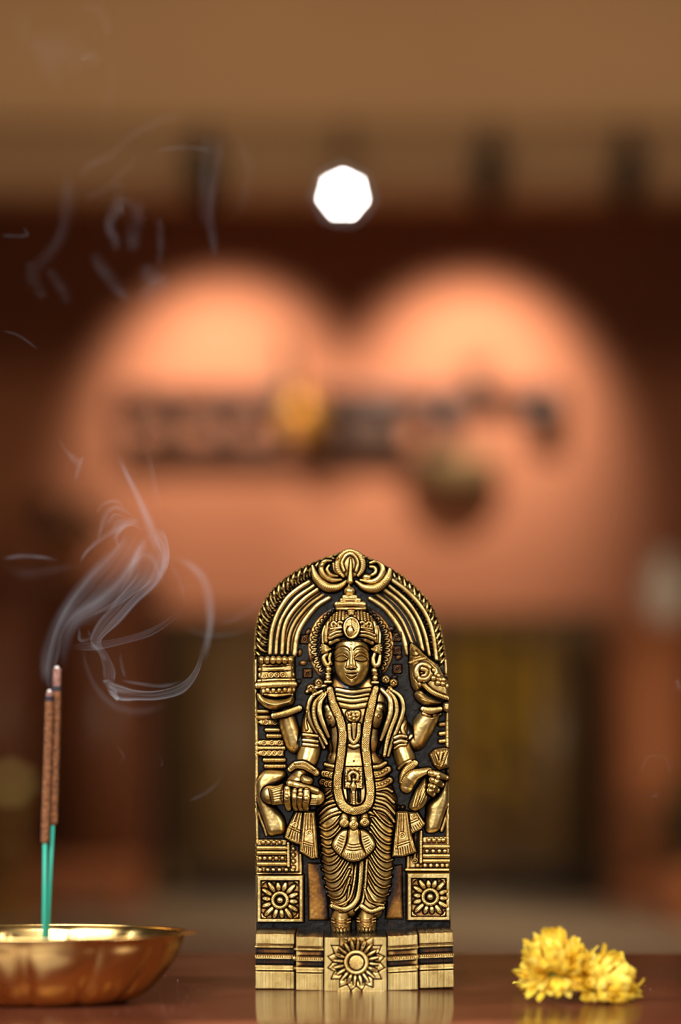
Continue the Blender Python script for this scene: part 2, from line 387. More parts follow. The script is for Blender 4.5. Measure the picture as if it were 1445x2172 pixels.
class Relief:
    def __init__(s, x0, y0, x1, y1, step):
        s.x0, s.y0, s.st = x0, y0, step
        s.nx = int((x1-x0)/step)+1; s.ny = int((y1-y0)/step)+1
        s.X = x0+np.arange(s.nx)*step; s.Y = y0+np.arange(s.ny)*step
        s.H = np.zeros((s.ny, s.nx)); s.L = np.zeros((s.ny, s.nx), np.int32)
        s.names = ['back_slab']
        s.cur = 0
    def lab(s, name):
        s.names.append(name); s.cur = len(s.names)-1; return s.cur
    def win(s, xa, ya, xb, yb):
        i0 = max(0, int((xa-s.x0)/s.st)-1); i1 = min(s.nx, int((xb-s.x0)/s.st)+3)
        j0 = max(0, int((ya-s.y0)/s.st)-1); j1 = min(s.ny, int((yb-s.y0)/s.st)+3)
        if i1 <= i0 or j1 <= j0: return None
        sl = (slice(j0, j1), slice(i0, i1))
        XX, YY = np.meshgrid(s.X[i0:i1], s.Y[j0:j1])
        return sl, XX, YY
    def samp(s, x, y):
        i = np.clip(((np.asarray(x)-s.x0)/s.st).astype(int), 0, s.nx-1)
        j = np.clip(((np.asarray(y)-s.y0)/s.st).astype(int), 0, s.ny-1)
        return s.H[j, i]
    def dist(s, P, XX, YY):
        D = np.full(XX.shape, 1e9); S = np.zeros(XX.shape); W = np.zeros(XX.shape)
        acc = 0.
        for a in range(len(P)-1):
            ax, ay = P[a, :2]; bx, by = P[a+1, :2]
            dx, dy = bx-ax, by-ay; l2 = dx*dx+dy*dy+1e-12
            t = np.clip(((XX-ax)*dx+(YY-ay)*dy)/l2, 0, 1)
            ex = XX-ax-t*dx; ey = YY-ay-t*dy
            d = ex*ex+ey*ey
            m = d < D
            D = np.where(m, d, D); S = np.where(m, acc+t*math.sqrt(l2), S)
            W = np.where(m, np.sign(dx*ey-dy*ex), W)
            acc += math.sqrt(l2)
        return np.sqrt(D), S, W, acc
    def put(s, sl, new, m, mode):
        H, L = s.H[sl], s.L[sl]
        if mode == 'max': m = m & (new > H)
        H[m] = new[m]; L[m] = s.cur
    def tube(s, pts, r, h=None, k=1., mode='follow', rib=None, hatch=None, moat=0., mw=2.2, closed=False,
             flat=0, beads=None, lift=0., sm=9):
        P = catmull(pts, 2.5, closed); n = len(P)
        rr = np.interp(np.linspace(0, 1, n), np.linspace(0, 1, len(r)), r) if np.ndim(r) else np.full(n, float(r))
        R = rr.max()+mw+1
        w = s.win(P[:, 0].min()-R, P[:, 1].min()-R, P[:, 0].max()+R, P[:, 1].max()+R)
        if w is None: return
        sl, XX, YY = w
        D, S, W, acc = s.dist(P, XX, YY)
        cs = np.concatenate([[0], np.cumsum(np.hypot(np.diff(P[:, 0]), np.diff(P[:, 1])))])
        rad = np.interp(S, cs, rr)
        if flat: p = k*rad*(1-np.clip(D/rad, 0, 1)**flat)
        else: p = k*np.sqrt(np.clip(rad*rad-D*D, 0, None))
        if rib:
            per, amp = rib[:2]; sh = rib[2] if len(rib) > 2 else 0.   # sh: slant of the ribs
            ph = np.cos(2*np.pi*(S+sh*D*W)/per)
            p = p*(1-amp*np.clip(ph, 0, 1)**1.0)
        if hatch:
            per, amp, seg, frac = hatch
            q = D*W
            g = np.maximum(np.clip(np.cos(2*np.pi*(S+q)/per), 0, 1)**2, np.clip(np.cos(2*np.pi*(S-q)/per), 0, 1)**2)
            g = g*(np.abs(q) < rad*.72)
            ph = (S/seg) % 1.0
            inside = ph < frac
            bands = np.clip(np.cos(2*np.pi*(ph-frac)/(1-frac)*2.0), 0, 1)*.7*(~inside)
            p = p-amp*np.where(inside, g, bands)
        if beads:
            per, ra = beads
            c = ((S % per)-per/2); p = np.maximum(p*.35, ra*np.sqrt(np.clip(1-(c*c+D*D)/(ra*ra), 0, None))*1.1)
        if mode == 'follow':
            hb = s.samp(P[:, 0], P[:, 1]); kk = min(sm, max(1, n//2))
            pad = np.pad(hb, (kk, kk), 'edge'); hb = np.array([pad[i:i+2*kk+1].mean() for i in range(n)])
            base = np.interp(S, cs, hb)+lift
        elif mode == 'on': base = s.H[sl]+lift
        else:
            base = np.interp(S, cs, np.interp(np.linspace(0, 1, n), np.linspace(0, 1, len(h)), h)) if np.ndim(h) else h
        if moat:
            g = (D >= rad-.3) & (D < rad+mw)
            s.H[sl][g] -= (moat*(1-(D-rad)/mw))[g]
        new = base+p
        m = D < rad
        if mode == 'follow': m = m & (new > s.H[sl]-6)
        s.put(sl, new, m, 'max' if mode == 'max' else 'set')
    def dome(s, cx, cy, rx, ry, hh, h=None, rot=0., pw=2., mode='on', moat=0., mw=2.2, q=.5):
        R = max(rx, ry)+mw+1
        w = s.win(cx-R, cy-R, cx+R, cy+R)
        if w is None: return
        sl, XX, YY = w
        c, n = math.cos(math.radians(rot)), math.sin(math.radians(rot))
        u = (XX-cx)*c+(YY-cy)*n; v = -(XX-cx)*n+(YY-cy)*c
        e = (np.abs(u/rx)**pw+np.abs(v/ry)**pw)
        p = hh*np.clip(1-e, 0, None)**q
        base = s.H[sl] if mode == 'on' else (s.samp([cx], [cy])[0] if mode == 'flat' else h)
        if moat:
            f = (np.sqrt(e)-1)*min(rx, ry)
            g = (f >= -.2) & (f < mw)
            s.H[sl][g] -= (moat*(1-f/mw))[g]
        s.put(sl, base+p, e < 1, 'max' if mode == 'max' else 'set')
    def poly(s, pts, hh, h=None, bev=3., mode='on', moat=0., mw=2.2, smooth=True, q=.5, tilt=None, crown=0.):
        P = catmull(pts, 3., True) if smooth else np.vstack([np.array(pts, float), np.array(pts[0], float)])
        R = mw+2
        w = s.win(P[:, 0].min()-R, P[:, 1].min()-R, P[:, 0].max()+R, P[:, 1].max()+R)
        if w is None: return
        sl, XX, YY = w
        D, S, W, acc = s.dist(P, XX, YY)
        ins = np.zeros(XX.shape, bool)
        for a in range(len(P)-1):
            ax, ay = P[a, :2]; bx, by = P[a+1, :2]
            if ay == by: continue
            c = ((ay > YY) != (by > YY)) & (XX < (bx-ax)*(YY-ay)/(by-ay)+ax)
            ins ^= c
        t = np.clip(D/bev, 0, 1)
        p = hh*(1-(1-t)**2)**q
        if crown: p = p+crown*(1-np.exp(-D/max(crown*1.2, 1)))
        if tilt: p = p+tilt[0]*(XX-P[:, 0].mean())+tilt[1]*(YY-P[:, 1].mean())
        base = s.H[sl] if mode == 'on' else (h if h is not None else np.median(s.H[sl][ins]))
        if moat:
            g = (~ins) & (D < mw)
            s.H[sl][g] -= (moat*(1-D/mw))[g]
        s.put(sl, base+p, ins, 'max' if mode == 'max' else 'set')
    def groove(s, pts, w=1.3, depth=3., closed=False):
        P = catmull(pts, 2.5, closed)
        ww = s.win(P[:, 0].min()-w-1, P[:, 1].min()-w-1, P[:, 0].max()+w+1, P[:, 1].max()+w+1)
        if ww is None: return
        sl, XX, YY = ww
        D, S, W, acc = s.dist(P, XX, YY)
        s.H[sl] -= depth*np.clip(1-(D/w)**2, 0, None)
    def bead(s, x, y, r, hh=None, ring=False, moat=1.6, mode='flat'):
        if ring:
            s.tube([(x+r*math.cos(a), y+r*math.sin(a)) for a in np.linspace(0, 2*np.pi, 9)[:-1]], r*.33, closed=True, moat=moat, sm=20)
            s.dome(x, y, r*.48, r*.48, r*.6, mode='flat', moat=1.)
        else: s.dome(x, y, r, r, hh or r*.95, mode=mode, moat=moat)
    def body(s, pts, r, hh, kf=1.0, sk=8.):
        """limb or trunk: round ridge blended into what is there (smooth maximum)"""
        P = catmull(pts, 3.); n = len(P)
        rr = np.interp(np.linspace(0, 1, n), np.linspace(0, 1, len(r)), r) if np.ndim(r) else np.full(n, float(r))
        hc = np.interp(np.linspace(0, 1, n), np.linspace(0, 1, len(hh)), hh) if np.ndim(hh) else np.full(n, float(hh))
        R = rr.max()+2
        w = s.win(P[:, 0].min()-R, P[:, 1].min()-R, P[:, 0].max()+R, P[:, 1].max()+R)
        sl, XX, YY = w
        D, S, W, acc = s.dist(P, XX, YY)
        cs = np.concatenate([[0], np.cumsum(np.hypot(np.diff(P[:, 0]), np.diff(P[:, 1])))])
        rad = np.interp(S, cs, rr); hs = np.interp(S, cs, hc)
        p = hs*np.clip(1-(D/rad)**2.4, 0, None)**.55
        H = s.H[sl]; m = D < rad
        d = np.clip(.5+.5*(p-H)/sk, 0, 1)
        new = H*(1-d)+p*d+sk*d*(1-d)*.5
        mm = m & (p > H-sk*.5)
        H[m] = np.where(mm, np.maximum(new, H), H)[m]
        s.L[sl][m & (p > H-sk)] = s.cur

def blur(A, r):
    for ax in (0, 1):
        for _ in range(2):
            k = int(r)
            B = np.concatenate([np.repeat(np.take(A, [0], ax), k+1, ax), A, np.repeat(np.take(A, [-1], ax), k, ax)], ax)
            C = np.cumsum(B, ax)
            n = A.shape[ax]
            A = (np.take(C, range(2*k+1, 2*k+1+n), ax)-np.take(C, range(0, n), ax))/(2*k+1)
    return A

def zm(x0, y0, sc): return lambda *p: [(x0+a/sc, y0+b/sc) for a, b in p]
z1 = zm(520, 1140, 3.141); z2 = zm(520, 1380, 6.02); z3 = zm(740, 1340, 6.02); z4 = zm(520, 1600, 6.02)
z5 = zm(740, 1600, 6.02); z6 = zm(520, 1820, 3.141); zf = zm(660, 1240, 8.03); zt = zm(640, 1440, 6.02)

OUTLINE = [(541, 1986), (541, 1900), (540, 1800), (538, 1700), (538, 1600), (537, 1500), (536, 1400), (538, 1345), (543, 1308),
           (554, 1277), (571, 1250), (600, 1222), (640, 1197), (680, 1180), (712, 1169), (735, 1160), (747, 1160),
           (782, 1176), (830, 1200), (865, 1222), (900, 1255), (922, 1284), (937, 1320), (945, 1360), (951, 1400), (953, 1440),
           (955, 1500), (956, 1600), (956, 1700), (957, 1800), (958, 1900), (960, 1986)]

def petal_ring(R, cx, cy, n, r0, r1, wd, hh, name, a0=0., sq=None, groove=True, moat=1.5):
    for i in range(n):
        a = a0+2*math.pi*i/n
        ca, sa = math.cos(a), math.sin(a)
        rb = r1
        if sq: rb = min(r1, sq/max(abs(ca), abs(sa)))
        R.lab(name)
        rm = (r0+rb)/2
        R.dome(cx+ca*rm, cy+sa*rm, (rb-r0)/2, wd, hh, rot=math.degrees(a), mode='on', moat=moat, q=.45)
        if groove: R.groove([(cx+ca*(r0+2), cy+sa*(r0+2)), (cx+ca*(rb-4), cy+sa*(rb-4))], .9, 1.6)

def carve_idol(st=.7):
    R = Relief(530, 1154, 966, 1990, st)
    T, Dm, PL, G, B = R.tube, R.dome, R.poly, R.groove, R.bead
    O = np.array(catmull(OUTLINE, 3.))
    # ---------------- slab ground, rim, flame border
    w = R.win(530, 1154, 966, 1990); sl, XX, YY = w
    Dout, S, W, acc = R.dist(np.vstack([O, O[0]]), XX, YY)
    inside = np.zeros(XX.shape, bool); Pq = np.vstack([O, O[0]])
    for a in range(len(Pq)-1):
        ax, ay = Pq[a]; bx, by = Pq[a+1]
        if ay == by: continue
        inside ^= ((ay > YY) != (by > YY)) & (XX < (bx-ax)*(YY-ay)/(by-ay)+ax)
    rs = np.random.RandomState(3)
    nz = blur(rs.randn(*XX.shape), 5)*6+blur(rs.randn(*XX.shape), 2)*1.0
    R.H += nz*.35
    R.lab('flame_border')
    band = inside & (Dout < 33) & (YY < 1405)
    R.H[band] = 11*(1-(1-np.clip(Dout[band]/4, 0, 1))**2)**.5+1-5*np.clip((Dout[band]-4)/3, 0, 1); R.L[band] = R.cur
    # flames: small s-shaped tongues leaning up along the border
    L_out = np.array([p for p in O if p[1] < 1410 and p[0] < 690]); R_out = np.array([p for p in O if p[1] < 1410 and p[0] > 800])
    def flames(path, sgn):
        cs = np.concatenate([[0], np.cumsum(np.hypot(*np.diff(path, axis=0).T))])
        for s_ in np.arange(6, cs[-1]-4, 14.5):
            s_ = s_+rs.uniform(-2, 2)
            f = lambda d: np.array([np.interp(s_+d, cs, path[:, 0]), np.interp(s_+d, cs, path[:, 1])])
            p, t = f(0), f(3)-f(-3); t = t/np.linalg.norm(t)
            n = np.array([-t[1], t[0]])*sgn
            t = t*(1 if t[1] < 0 else -1)
            k_ = rs.uniform(.85, 1.15)
            q = [p+n*30-t*8, p+n*25-t*9, p+n*18-t*5*k_, p+n*12+t*1, p+n*5+t*10*k_]
            R.lab('flame'); T(q, [1.2, 2.6, 4.4*k_, 3.8, 1.2], k=1.4, mode='on', moat=9, mw=3.4)
            q2 = [p+n*29+t*1, p+n*24-t*1, p+n*19+t*2, p+n*14+t*8*k_]
            R.lab('flame'); T(q2, [1, 2.2, 2.8, 1], k=1.5, mode='on', moat=7, mw=2.6)
            R.lab('flame'); T([p+n*11-t*6, p+n*7-t*2, p+n*4+t*3], [1, 1.9, 1], k=1.4, mode='on', moat=5, mw=2)
    flames(L_out, 1); flames(R_out[::-1], -1)
    # ---------------- arch ribs
    ribs_l = [[(655, 1231), (635, 1243), (610, 1264), (592, 1291), (580, 1319), (574, 1345), (571, 1384)],
              [(665, 1239), (625, 1268), (597, 1309), (587, 1347), (584, 1384)],
              [(673, 1247), (644, 1268), (615, 1300), (601, 1333), (597, 1384)],
              [(685, 1258), (654, 1281), (627, 1313), (613, 1345), (609, 1384)],
              [(698, 1265), (670, 1284), (642, 1319), (629, 1349), (624, 1386)]]
    ribs_r = [[(832, 1226), (862, 1248), (890, 1277), (910, 1310), (921, 1345), (928, 1396)],
              [(822, 1235), (863, 1270), (888, 1305), (904, 1344), (913, 1388)],
              [(816, 1247), (848, 1272), (875, 1306), (889, 1338), (899, 1378)],
              [(800, 1258), (828, 1280), (854, 1312), (869, 1344), (883, 1380)],
              [(786, 1266), (816, 1287), (841, 1318), (856, 1347), (866, 1384)]]
    for rb in (ribs_l, ribs_r):
        for i, p in enumerate(rb):
            R.lab('arch_rib')
            T(p, [4.6, 3.8, 4.2, 3.2, 5.2][i], h=[15, 12, 12, 9, 12][i], k=1.1, mode='max', rib=(3.4, .7) if i == 3 else None)
        for a_, b_ in ((1, 2), (2, 3), (3, 4)):
            pa, pb = catmull(rb[a_], 4.), catmull(rb[b_], 4.)
            t_ = np.linspace(0, 1, 9); ia = lambda P_: np.stack([np.interp(t_, np.linspace(0, 1, len(P_)), P_[:, c]) for c in (0, 1)], 1)
            R.lab('arch_rib'); T([tuple(v) for v in (ia(pa)+ia(pb))/2], 1.5, h=5, k=1.3, mode='max')
    # side rims below the arch
    R.lab('slab_rim')
    T([(541, 1400), (541, 1500), (542, 1600), (542, 1700), (543, 1790)], 4.5, h=10, k=1.2, mode='max')
    T([(949, 1400), (951, 1500), (952, 1600), (952, 1700), (953, 1790)], 4.5, h=10, k=1.2, mode='max')
    # ---------------- halo of curls behind the head
    hc = (744.5, 1369)
    R.lab('halo')
    Dm(hc[0], hc[1], 92, 92, 9, h=4, mode='max', q=.2)
    arc = lambda r, a0, a1, n=40: [(hc[0]+r*math.cos(math.radians(a)), hc[1]+r*math.sin(math.radians(a))*1.02) for a in np.linspace(a0, a1, n)]
    T(arc(67, 150, 390), 2.6, k=1.6, moat=2)
    for a in np.arange(140, 402, 7.2):
        R.lab('halo_curl')
        ra = math.radians(a); rb_ = math.radians(a+4.4)
        p = lambda r, t: (hc[0]+r*math.cos(t), hc[1]+r*math.sin(t)*1.02)
        T([p(73, ra), p(80, ra), p(84.5, (ra+rb_)/2), p(80, rb_), p(76, rb_)], 1.9, k=1.7, moat=2.5, mw=2)
    # studs on the ground beside the halo
    for x, y in z1((395, 670), (415, 900), (1016, 655), (1020, 870), (1018, 745)):
        R.lab('stud'); PL([(x-9, y-9), (x+9, y-9), (x+9, y+9), (x-9, y+9)], 6, bev=2, smooth=False, moat=2); B(x, y, 4.8, ring=True)
    # rough ornament lumps low on the ground, filled with lacquer
    for x, y in z1((360, 760), (385, 830), (350, 960), (440, 800), (1030, 790), (1000, 930), (980, 600), (420, 620)):
        R.lab('stud'); Dm(x, y, 6, 9, 6, rot=rs.randint(0, 90))
    # ---------------- crest ornament
    def crest_side(P_, stripes):
        R.lab('crest_scroll'); T(P_, [3, 8.5, 9.5, 7.5, 3], h=[14, 22, 26, 28, 26], k=1.1, mode='max', moat=4, mw=3, rib=(4.2, .22) if stripes else None)
    crest_side(z1((448, 180), (476, 262), (545, 322), (620, 322), (678, 282)), True)
    crest_side(z1((975, 178), (950, 262), (880, 326), (800, 326), (742, 286)), True)
    R.lab('crest_scroll')
    T(z1((575, 145), (530, 150), (505, 195), (525, 245), (580, 275), (640, 272)), [2, 5, 6, 6, 5, 2], h=24, k=1.2, mode='max', moat=3)
    T(z1((560, 175), (545, 205), (570, 240), (615, 248)), [2, 4, 4, 2], h=22, k=1.3, mode='max', moat=2)
    T(z1((590, 165), (600, 210), (630, 235)), [3, 4, 2], h=22, k=1.1, mode='max', moat=2)
    R.lab('crest_scroll')
    T(z1((835, 160), (890, 150), (920, 200), (900, 255), (850, 285), (770, 275)), [3, 5, 6, 6, 5, 2], h=24, k=1.2, mode='max', moat=3)
    T(z1((835, 185), (865, 190), (870, 225), (835, 245)), [3, 4, 4, 2], h=22, k=1.3, mode='max', moat=2)
    Dm(*z1((812, 255))[0], 9, 6, 7, h=24, mode='max', moat=2)
    R.lab('crest_loop')
    Dm(*z1((703, 165))[0], 26, 29, 8, h=18, mode='max', q=.3)
    T(z1((655, 250), (618, 200), (622, 140), (655, 98), (705, 82), (755, 98), (785, 145), (785, 200), (755, 245)), [3, 5.5, 6, 6, 6, 6, 6, 5.5, 3], h=26, k=1.05, mode='max', rib=(4.6, .35, .5), moat=3)
    T(z1((660, 215), (645, 165), (668, 118), (703, 100), (735, 120), (752, 165), (740, 215)), 3.6, h=26, k=1.4, mode='max', moat=3)
    R.lab('crest_drop')
    T(z1((705, 135), (704, 190), (702, 245), (700, 285)), [1.2, 3, 4.2, 6.5], h=30, k=1.1, mode='max', moat=3)
    # leaves tucked in the peak
    R.lab('crest_leaf')
    for a, b in (((610, 130), (560, 120)), ((600, 105), (640, 85)), ((800, 120), (830, 100)), ((830, 110), (880, 140)), ((520, 170), (470, 190))):
        T(z1(a, b), [4, 1.5], k=1.2, mode='on', moat=2.5)
    # ---------------- side ornament: stacked capitals (left) above the bulging vase
    R.lab('capital')
    rows = [(910, 150, 440, 'ring', 2), (1010, 260, 470, 'plain', 0), (1088, 285, 480, 'rib', 0), (1178, 130, 492, 'ring', 3), (1246, 140, 490, 'rib', 0),
            (1310, 135, 490, 'ring', 4), (1400, 240, 490, 'rib', 0), (1480, 255, 500, 'rib', 0), (850, 160, 330, 'rib', 0), (770, 110, 290, 'plain', 0)]
    for y, xa, xb, kd, n in rows:
        (ax, ay), (bx, by) = z2((xa, y), (xb, y))
        if kd == 'ring':
            PL([(ax, ay-1), (ax+7, ay-6.5), (bx, by-6.5), (bx, by+6.5), (ax+7, ay+6.5), (ax, ay+1)], 9, h=5, bev=4, mode='max', smooth=False, moat=3)
            for i in range(n):
                B(ax+12+(bx-ax-17)*(i+.3)/max(n-.4, 1), ay, 4.6, ring=True)
        else:
            T([(ax, ay), (bx, by)], 4.2 if kd == 'plain' else 4.6, h=9, k=1.2, mode='max', rib=(3.2, .45) if kd == 'rib' else None, moat=3)
    R.lab('capital')
    for i, y in enumerate((1180, 1300, 1400)):
        (ax, ay), = z3((1230, y))
        T([(ax-8, ay), (ax+10, ay-2)], 4.5, h=6, k=1.1, mode='max', moat=2)
    R.lab('side_vase')
    PL(z4((140, 330), (235, 212), (400, 205), (505, 225), (520, 300), (440, 380), (350, 520), (360, 640), (470, 790), (510, 900), (500, 1010), (400, 1040), (292, 1035), (215, 850), (150, 650), (130, 480)), 14, h=8, bev=12, mode='max', moat=4, crown=8)
    T(z4((125, 640), (180, 800), (240, 960), (262, 1040)), [2, 4, 4, 3], h=8, k=1.2, mode='max', moat=3)
    R.lab('side_vase')
    PL(z5((1290, 250), (1294, 420), (1290, 600), (1240, 780), (1175, 960), (1100, 1010), (1010, 1005), (985, 930), (1000, 760), (1010, 650), (1120, 520), (1200, 380)), 14, h=8, bev=12, mode='max', moat=4, crown=8)
    T(z5((1290, 690), (1240, 850), (1200, 980)), [2, 4, 4], h=8, k=1.2, mode='max', moat=3)
    # ---------------- beaded side panels
    def panel_rows(z, rows, x0, x1):
        for y, kd, xs in rows:
            if kd == 'rope': T(z((x0, y), (x1, y)), 4.6, h=13, k=1.15, mode='max', rib=(3.5, .5), moat=3)
            else:
                T(z((x0, y), (x1, y)), 5.6, h=9, k=.5, mode='max', flat=6, moat=2)
                for x in xs: B(*z((x, y))[0], 4.7, 5, moat=2.2)
    R.lab('beaded_panel')
    PL(z4((130, 1095), (560, 1095), (560, 1170), (720, 1180), (720, 1560), (130, 1560)), 9, h=3, bev=3, mode='max', smooth=False)
    panel_rows(z4, [(1135, 'bead', (222, 290, 360, 438)), (1208, 'rope', 0), (1272, 'rope', 0), (1340, 'bead', (180, 242, 310, 390, 470)),
                    (1415, 'rope', 0), (1490, 'bead', (180, 280, 352, 430, 520, 600))], 140, 505)
    T(z4((548, 1150), (548, 1440)), 3.6, h=13, k=1.2, mode='max', rib=(3.3, .45), moat=3)
    T(z4((612, 1190), (612, 1470)), 5.6, h=9, k=.5, flat=6, mode='max')
    for y in (1218, 1300, 1380, 1460): B(*z4((612, y))[0], 4.6, 5, moat=2)
    T(z4((703, 1300), (706, 1530)), 3.2, h=12, k=1.2, mode='max', moat=2)
    T(z4((135, 1545), (700, 1545)), 3.6, h=12, k=1.2, mode='max', moat=3)
    R.lab('beaded_panel')
    PL(z5((870, 990), (960, 990), (960, 1060), (1300, 1060), (1300, 1520), (740, 1520), (745, 1300), (870, 1300)), 9, h=3, bev=3, mode='max', smooth=False)
    panel_rows(z5, [(1105, 'bead', (1035, 1100, 1170, 1222)), (1190, 'rope', 0), (1248, 'bead', (1010, 1090, 1170, 1240)), (1310, 'rope', 0),
                    (1375, 'rope', 0), (1432, 'bead', (890, 985, 1060, 1140, 1210, 1270))], 975, 1300)
    T(z5((930, 1000), (930, 1390)), 3.6, h=13, k=1.2, mode='max', rib=(3.3, .45), moat=3)
    T(z5((860, 1010), (850, 1360)), 3.4, h=11, k=1.2, mode='max', moat=2)
    T(z5((765, 1300), (765, 1490)), 3.4, h=11, k=1.2, mode='max', moat=2)
    B(*z5((855, 1370))[0], 4.8, ring=True)
    T(z5((745, 1490), (1300, 1490)), 3.6, h=12, k=1.2, mode='max', moat=3)
    # ---------------- flower panels
    for (xa, ya, xb, yb), (cx, cy) in (((72, 120, 388, 440), (230, 287)), ((1082, 105, 1374, 428), (1238, 265))):
        R.lab('flower_panel')
        c = z6((xa, ya), (xb, ya), (xb, yb), (xa, yb))
        PL(c, 34, h=0, bev=3, mode='max', smooth=False, moat=3)
        dx = 8.5
        ins = [(c[0][0]+dx, c[0][1]+dx+2), (c[1][0]-dx, c[1][1]+dx+2), (c[2][0]-dx, c[2][1]-dx), (c[3][0]+dx, c[3][1]-dx)]
        PL(ins, -9, bev=2.5, smooth=False)
        (fx, fy), = z6((cx, cy))
        petal_ring(R, fx, fy, 14, 18, 47, 5.6, 9, 'petal', a0=.1, sq=39 if cx < 600 else 36.5, moat=1.5)
        R.lab('flower_ring'); T([(fx+15.5*math.cos(a), fy+15.5*math.sin(a)) for a in np.linspace(0, 2*np.pi, 17)[:-1]], 3.9, k=1.5, closed=True, rib=(3.6, .35, .6), moat=2, mode='max', h=30)
        R.lab('flower_boss'); Dm(fx, fy, 7.5, 7.5, 9, h=27, mode='max', moat=2)
        # corner leaves
        R.lab('petal')
        for (qx, qy) in ins:
            ddx, ddy = np.sign(fx-qx), np.sign(fy-qy)
            T([(qx+ddx*3, qy+ddy*11), (qx+ddx*5, qy+ddy*5), (qx+ddx*11, qy+ddy*3)], [1.5, 3.4, 1.5], k=1.5, mode='on', moat=1.5)
    # plain recessed posts beside the legs
    R.lab('recessed_post')
    PL(z6((412, 40), (545, 40), (560, 430), (420, 430)), 6, h=2, bev=6, mode='max', smooth=False)
    PL(z6((955, 60), (1052, 50), (1060, 420), (935, 420)), 6, h=2, bev=6, mode='max', smooth=False)
    # ---------------- the figure: trunk, legs, arms as one body
    R.lab('figure')
    BD = R.body
    BD([(750, 1470), (750, 1520), (750, 1560)], [62, 74, 64], [50, 60, 56])
    BD([(700, 1485), (750, 1478), (800, 1485)], [36, 42, 36], [46, 54, 46])
    BD([(750, 1550), (750, 1600), (752, 1640)], [60, 54, 66], [56, 52, 56])
    BD([(756, 1650), (757, 1700), (757, 1740)], [72, 88, 86], [56, 60, 58])
    BD([(722, 1735), (724, 1800), (730, 1870), (736, 1925)], [50, 44, 42, 34], [58, 58, 56, 52], sk=5)
    BD([(795, 1735), (793, 1800), (790, 1870), (783, 1930)], [52, 44, 42, 32], [58, 58, 56, 52], sk=5)
    BD([(746, 1440), (746, 1475)], [26, 30], [40, 46])                          # neck
    # arms
    BD([(676, 1492), (660, 1530), (656, 1568), (658, 1590)], [26, 21, 20, 22], [42, 40, 44, 50], sk=5)
    BD([(660, 1578), (652, 1606), (645, 1632)], [25, 25, 22], [50, 58, 64], sk=4)
    BD([(824, 1490), (845, 1530), (850, 1570)], [26, 21, 20], [42, 40, 44], sk=5)
    BD([(848, 1572), (858, 1600), (868, 1630)], [23, 23, 22], [48, 56, 62], sk=4)
    BD([(650, 1560), (628, 1580), (614, 1545), (606, 1516)], [18, 21, 21, 20], [20, 34, 40, 44], sk=4)
    BD([(860, 1545), (880, 1572), (896, 1545), (914, 1515)], [16, 22, 26, 22], [20, 34, 40, 44], sk=4)
    # pectorals, nipples, navel
    Dm(698, 1518, 17, 25, 15, rot=-14, moat=3, mw=3, q=.6); Dm(803, 1518, 18, 27, 15, rot=12, moat=3, mw=3, q=.6)
    for x, y in zt((347, 497), (992, 482)): G([(x+4*math.cos(a), y+4*math.sin(a)) for a in np.linspace(0, 6.28, 9)[:-1]], 1.3, 2.2, True); Dm(x, y, 2.8, 2.8, 2)
    for x, y in zt((668, 1052),): Dm(x, y, 1.8, 1.8, -3)
    G(zt((365, 590), (370, 760), (395, 900), (360, 1020)), 2.5, 6); G(zt((1010, 640), (990, 800), (965, 940), (1005, 1010)), 2.5, 6)
    Dm(*zt((400, 1010))[0], 14, 12, 6); Dm(*zt((930, 1010))[0], 14, 12, 6)
    # feet
    for (x, y), sg in zip(z6((640, 430), (808, 425)), (-1, 1)):
        R.lab('foot'); R.body([(x+2, y-20), (x, y-2), (x-sg*0, y+14)], [20, 24, 22], [58, 70, 84], sk=5)
        T([(x-20, y-1), (x, y+3), (x+20, y-1)], 2.2, k=1.4, rib=(2.6, .4), moat=2)
        T([(x-20, y-7), (x, y-3), (x+20, y-7)], 1.8, k=1.2, moat=1.5)
        for i in range(5):
            R.lab('toe'); tx = x-sg*(-17+i*8.4)
            T([(tx, y+13), (tx-sg*.5, y+19)], [3.2, 4.], k=1.2, mode='on', moat=3, mw=1.6)
    # ---------------- lower garment: hip folds, draped folds, pleats
    def fold(p, r=2.6, rb=3.0, wide=0.):
        if wide: T([(a, b-wide*.9) for a, b in p], wide, k=.5, mode='on', flat=2, moat=0)
        T(p, r*.88, k=1.2, mode='follow', rib=(rb, .5, .3), moat=6, mw=3.0, sm=3)
    for P_ in ((1090, 470), (1000, 540)), ((1120, 520), (960, 610)), ((1150, 590), (1030, 630), (925, 725)), ((1165, 640), (1040, 690), (912, 820)), ((1225, 735), (1080, 790), (912, 915)):
        R.lab('hip_fold'); fold(z4(*P_), 3.6 if len(P_) == 3 else 2.6, wide=4)
    for P_ in ((345, 455), (480, 440), (560, 480)), ((350, 500), (480, 530), (580, 620)), ((340, 590), (480, 640), (600, 770)), ((310, 680), (470, 730), (592, 870)), ((255, 740), (430, 800), (575, 935)):
        R.lab('hip_fold'); fold(z5(*P_), 3.8, wide=4)
    xl = lambda y: np.interp(y, [1740, 1800, 1850, 1900, 1930], [674, 681, 683, 692, 704])
    xr = lambda y: np.interp(y, [1740, 1790, 1850, 1900, 1935], [846, 838, 834, 827, 812])
    for i, y in enumerate(np.linspace(1760, 1925, 10)):
        R.lab('drape_fold'); a = xl(y)+1.5; up = 34+i*1.2
        fold([(a, y-5), (a+15, y+1), (a+32, y-9), (min(a+52, 742), y-up)], 2.5, 2.9, wide=5.5)
    for i, y in enumerate(np.linspace(1750, 1918, 10)):
        R.lab('drape_fold'); a = xr(y)-1.5; up = 30+i*1.5
        fold([(a, y), (a-15, y+3), (a-32, y-9), (max(a-50, 768), y-up)], 2.5, 2.9, wide=5.5)
    R.lab('center_pleat')
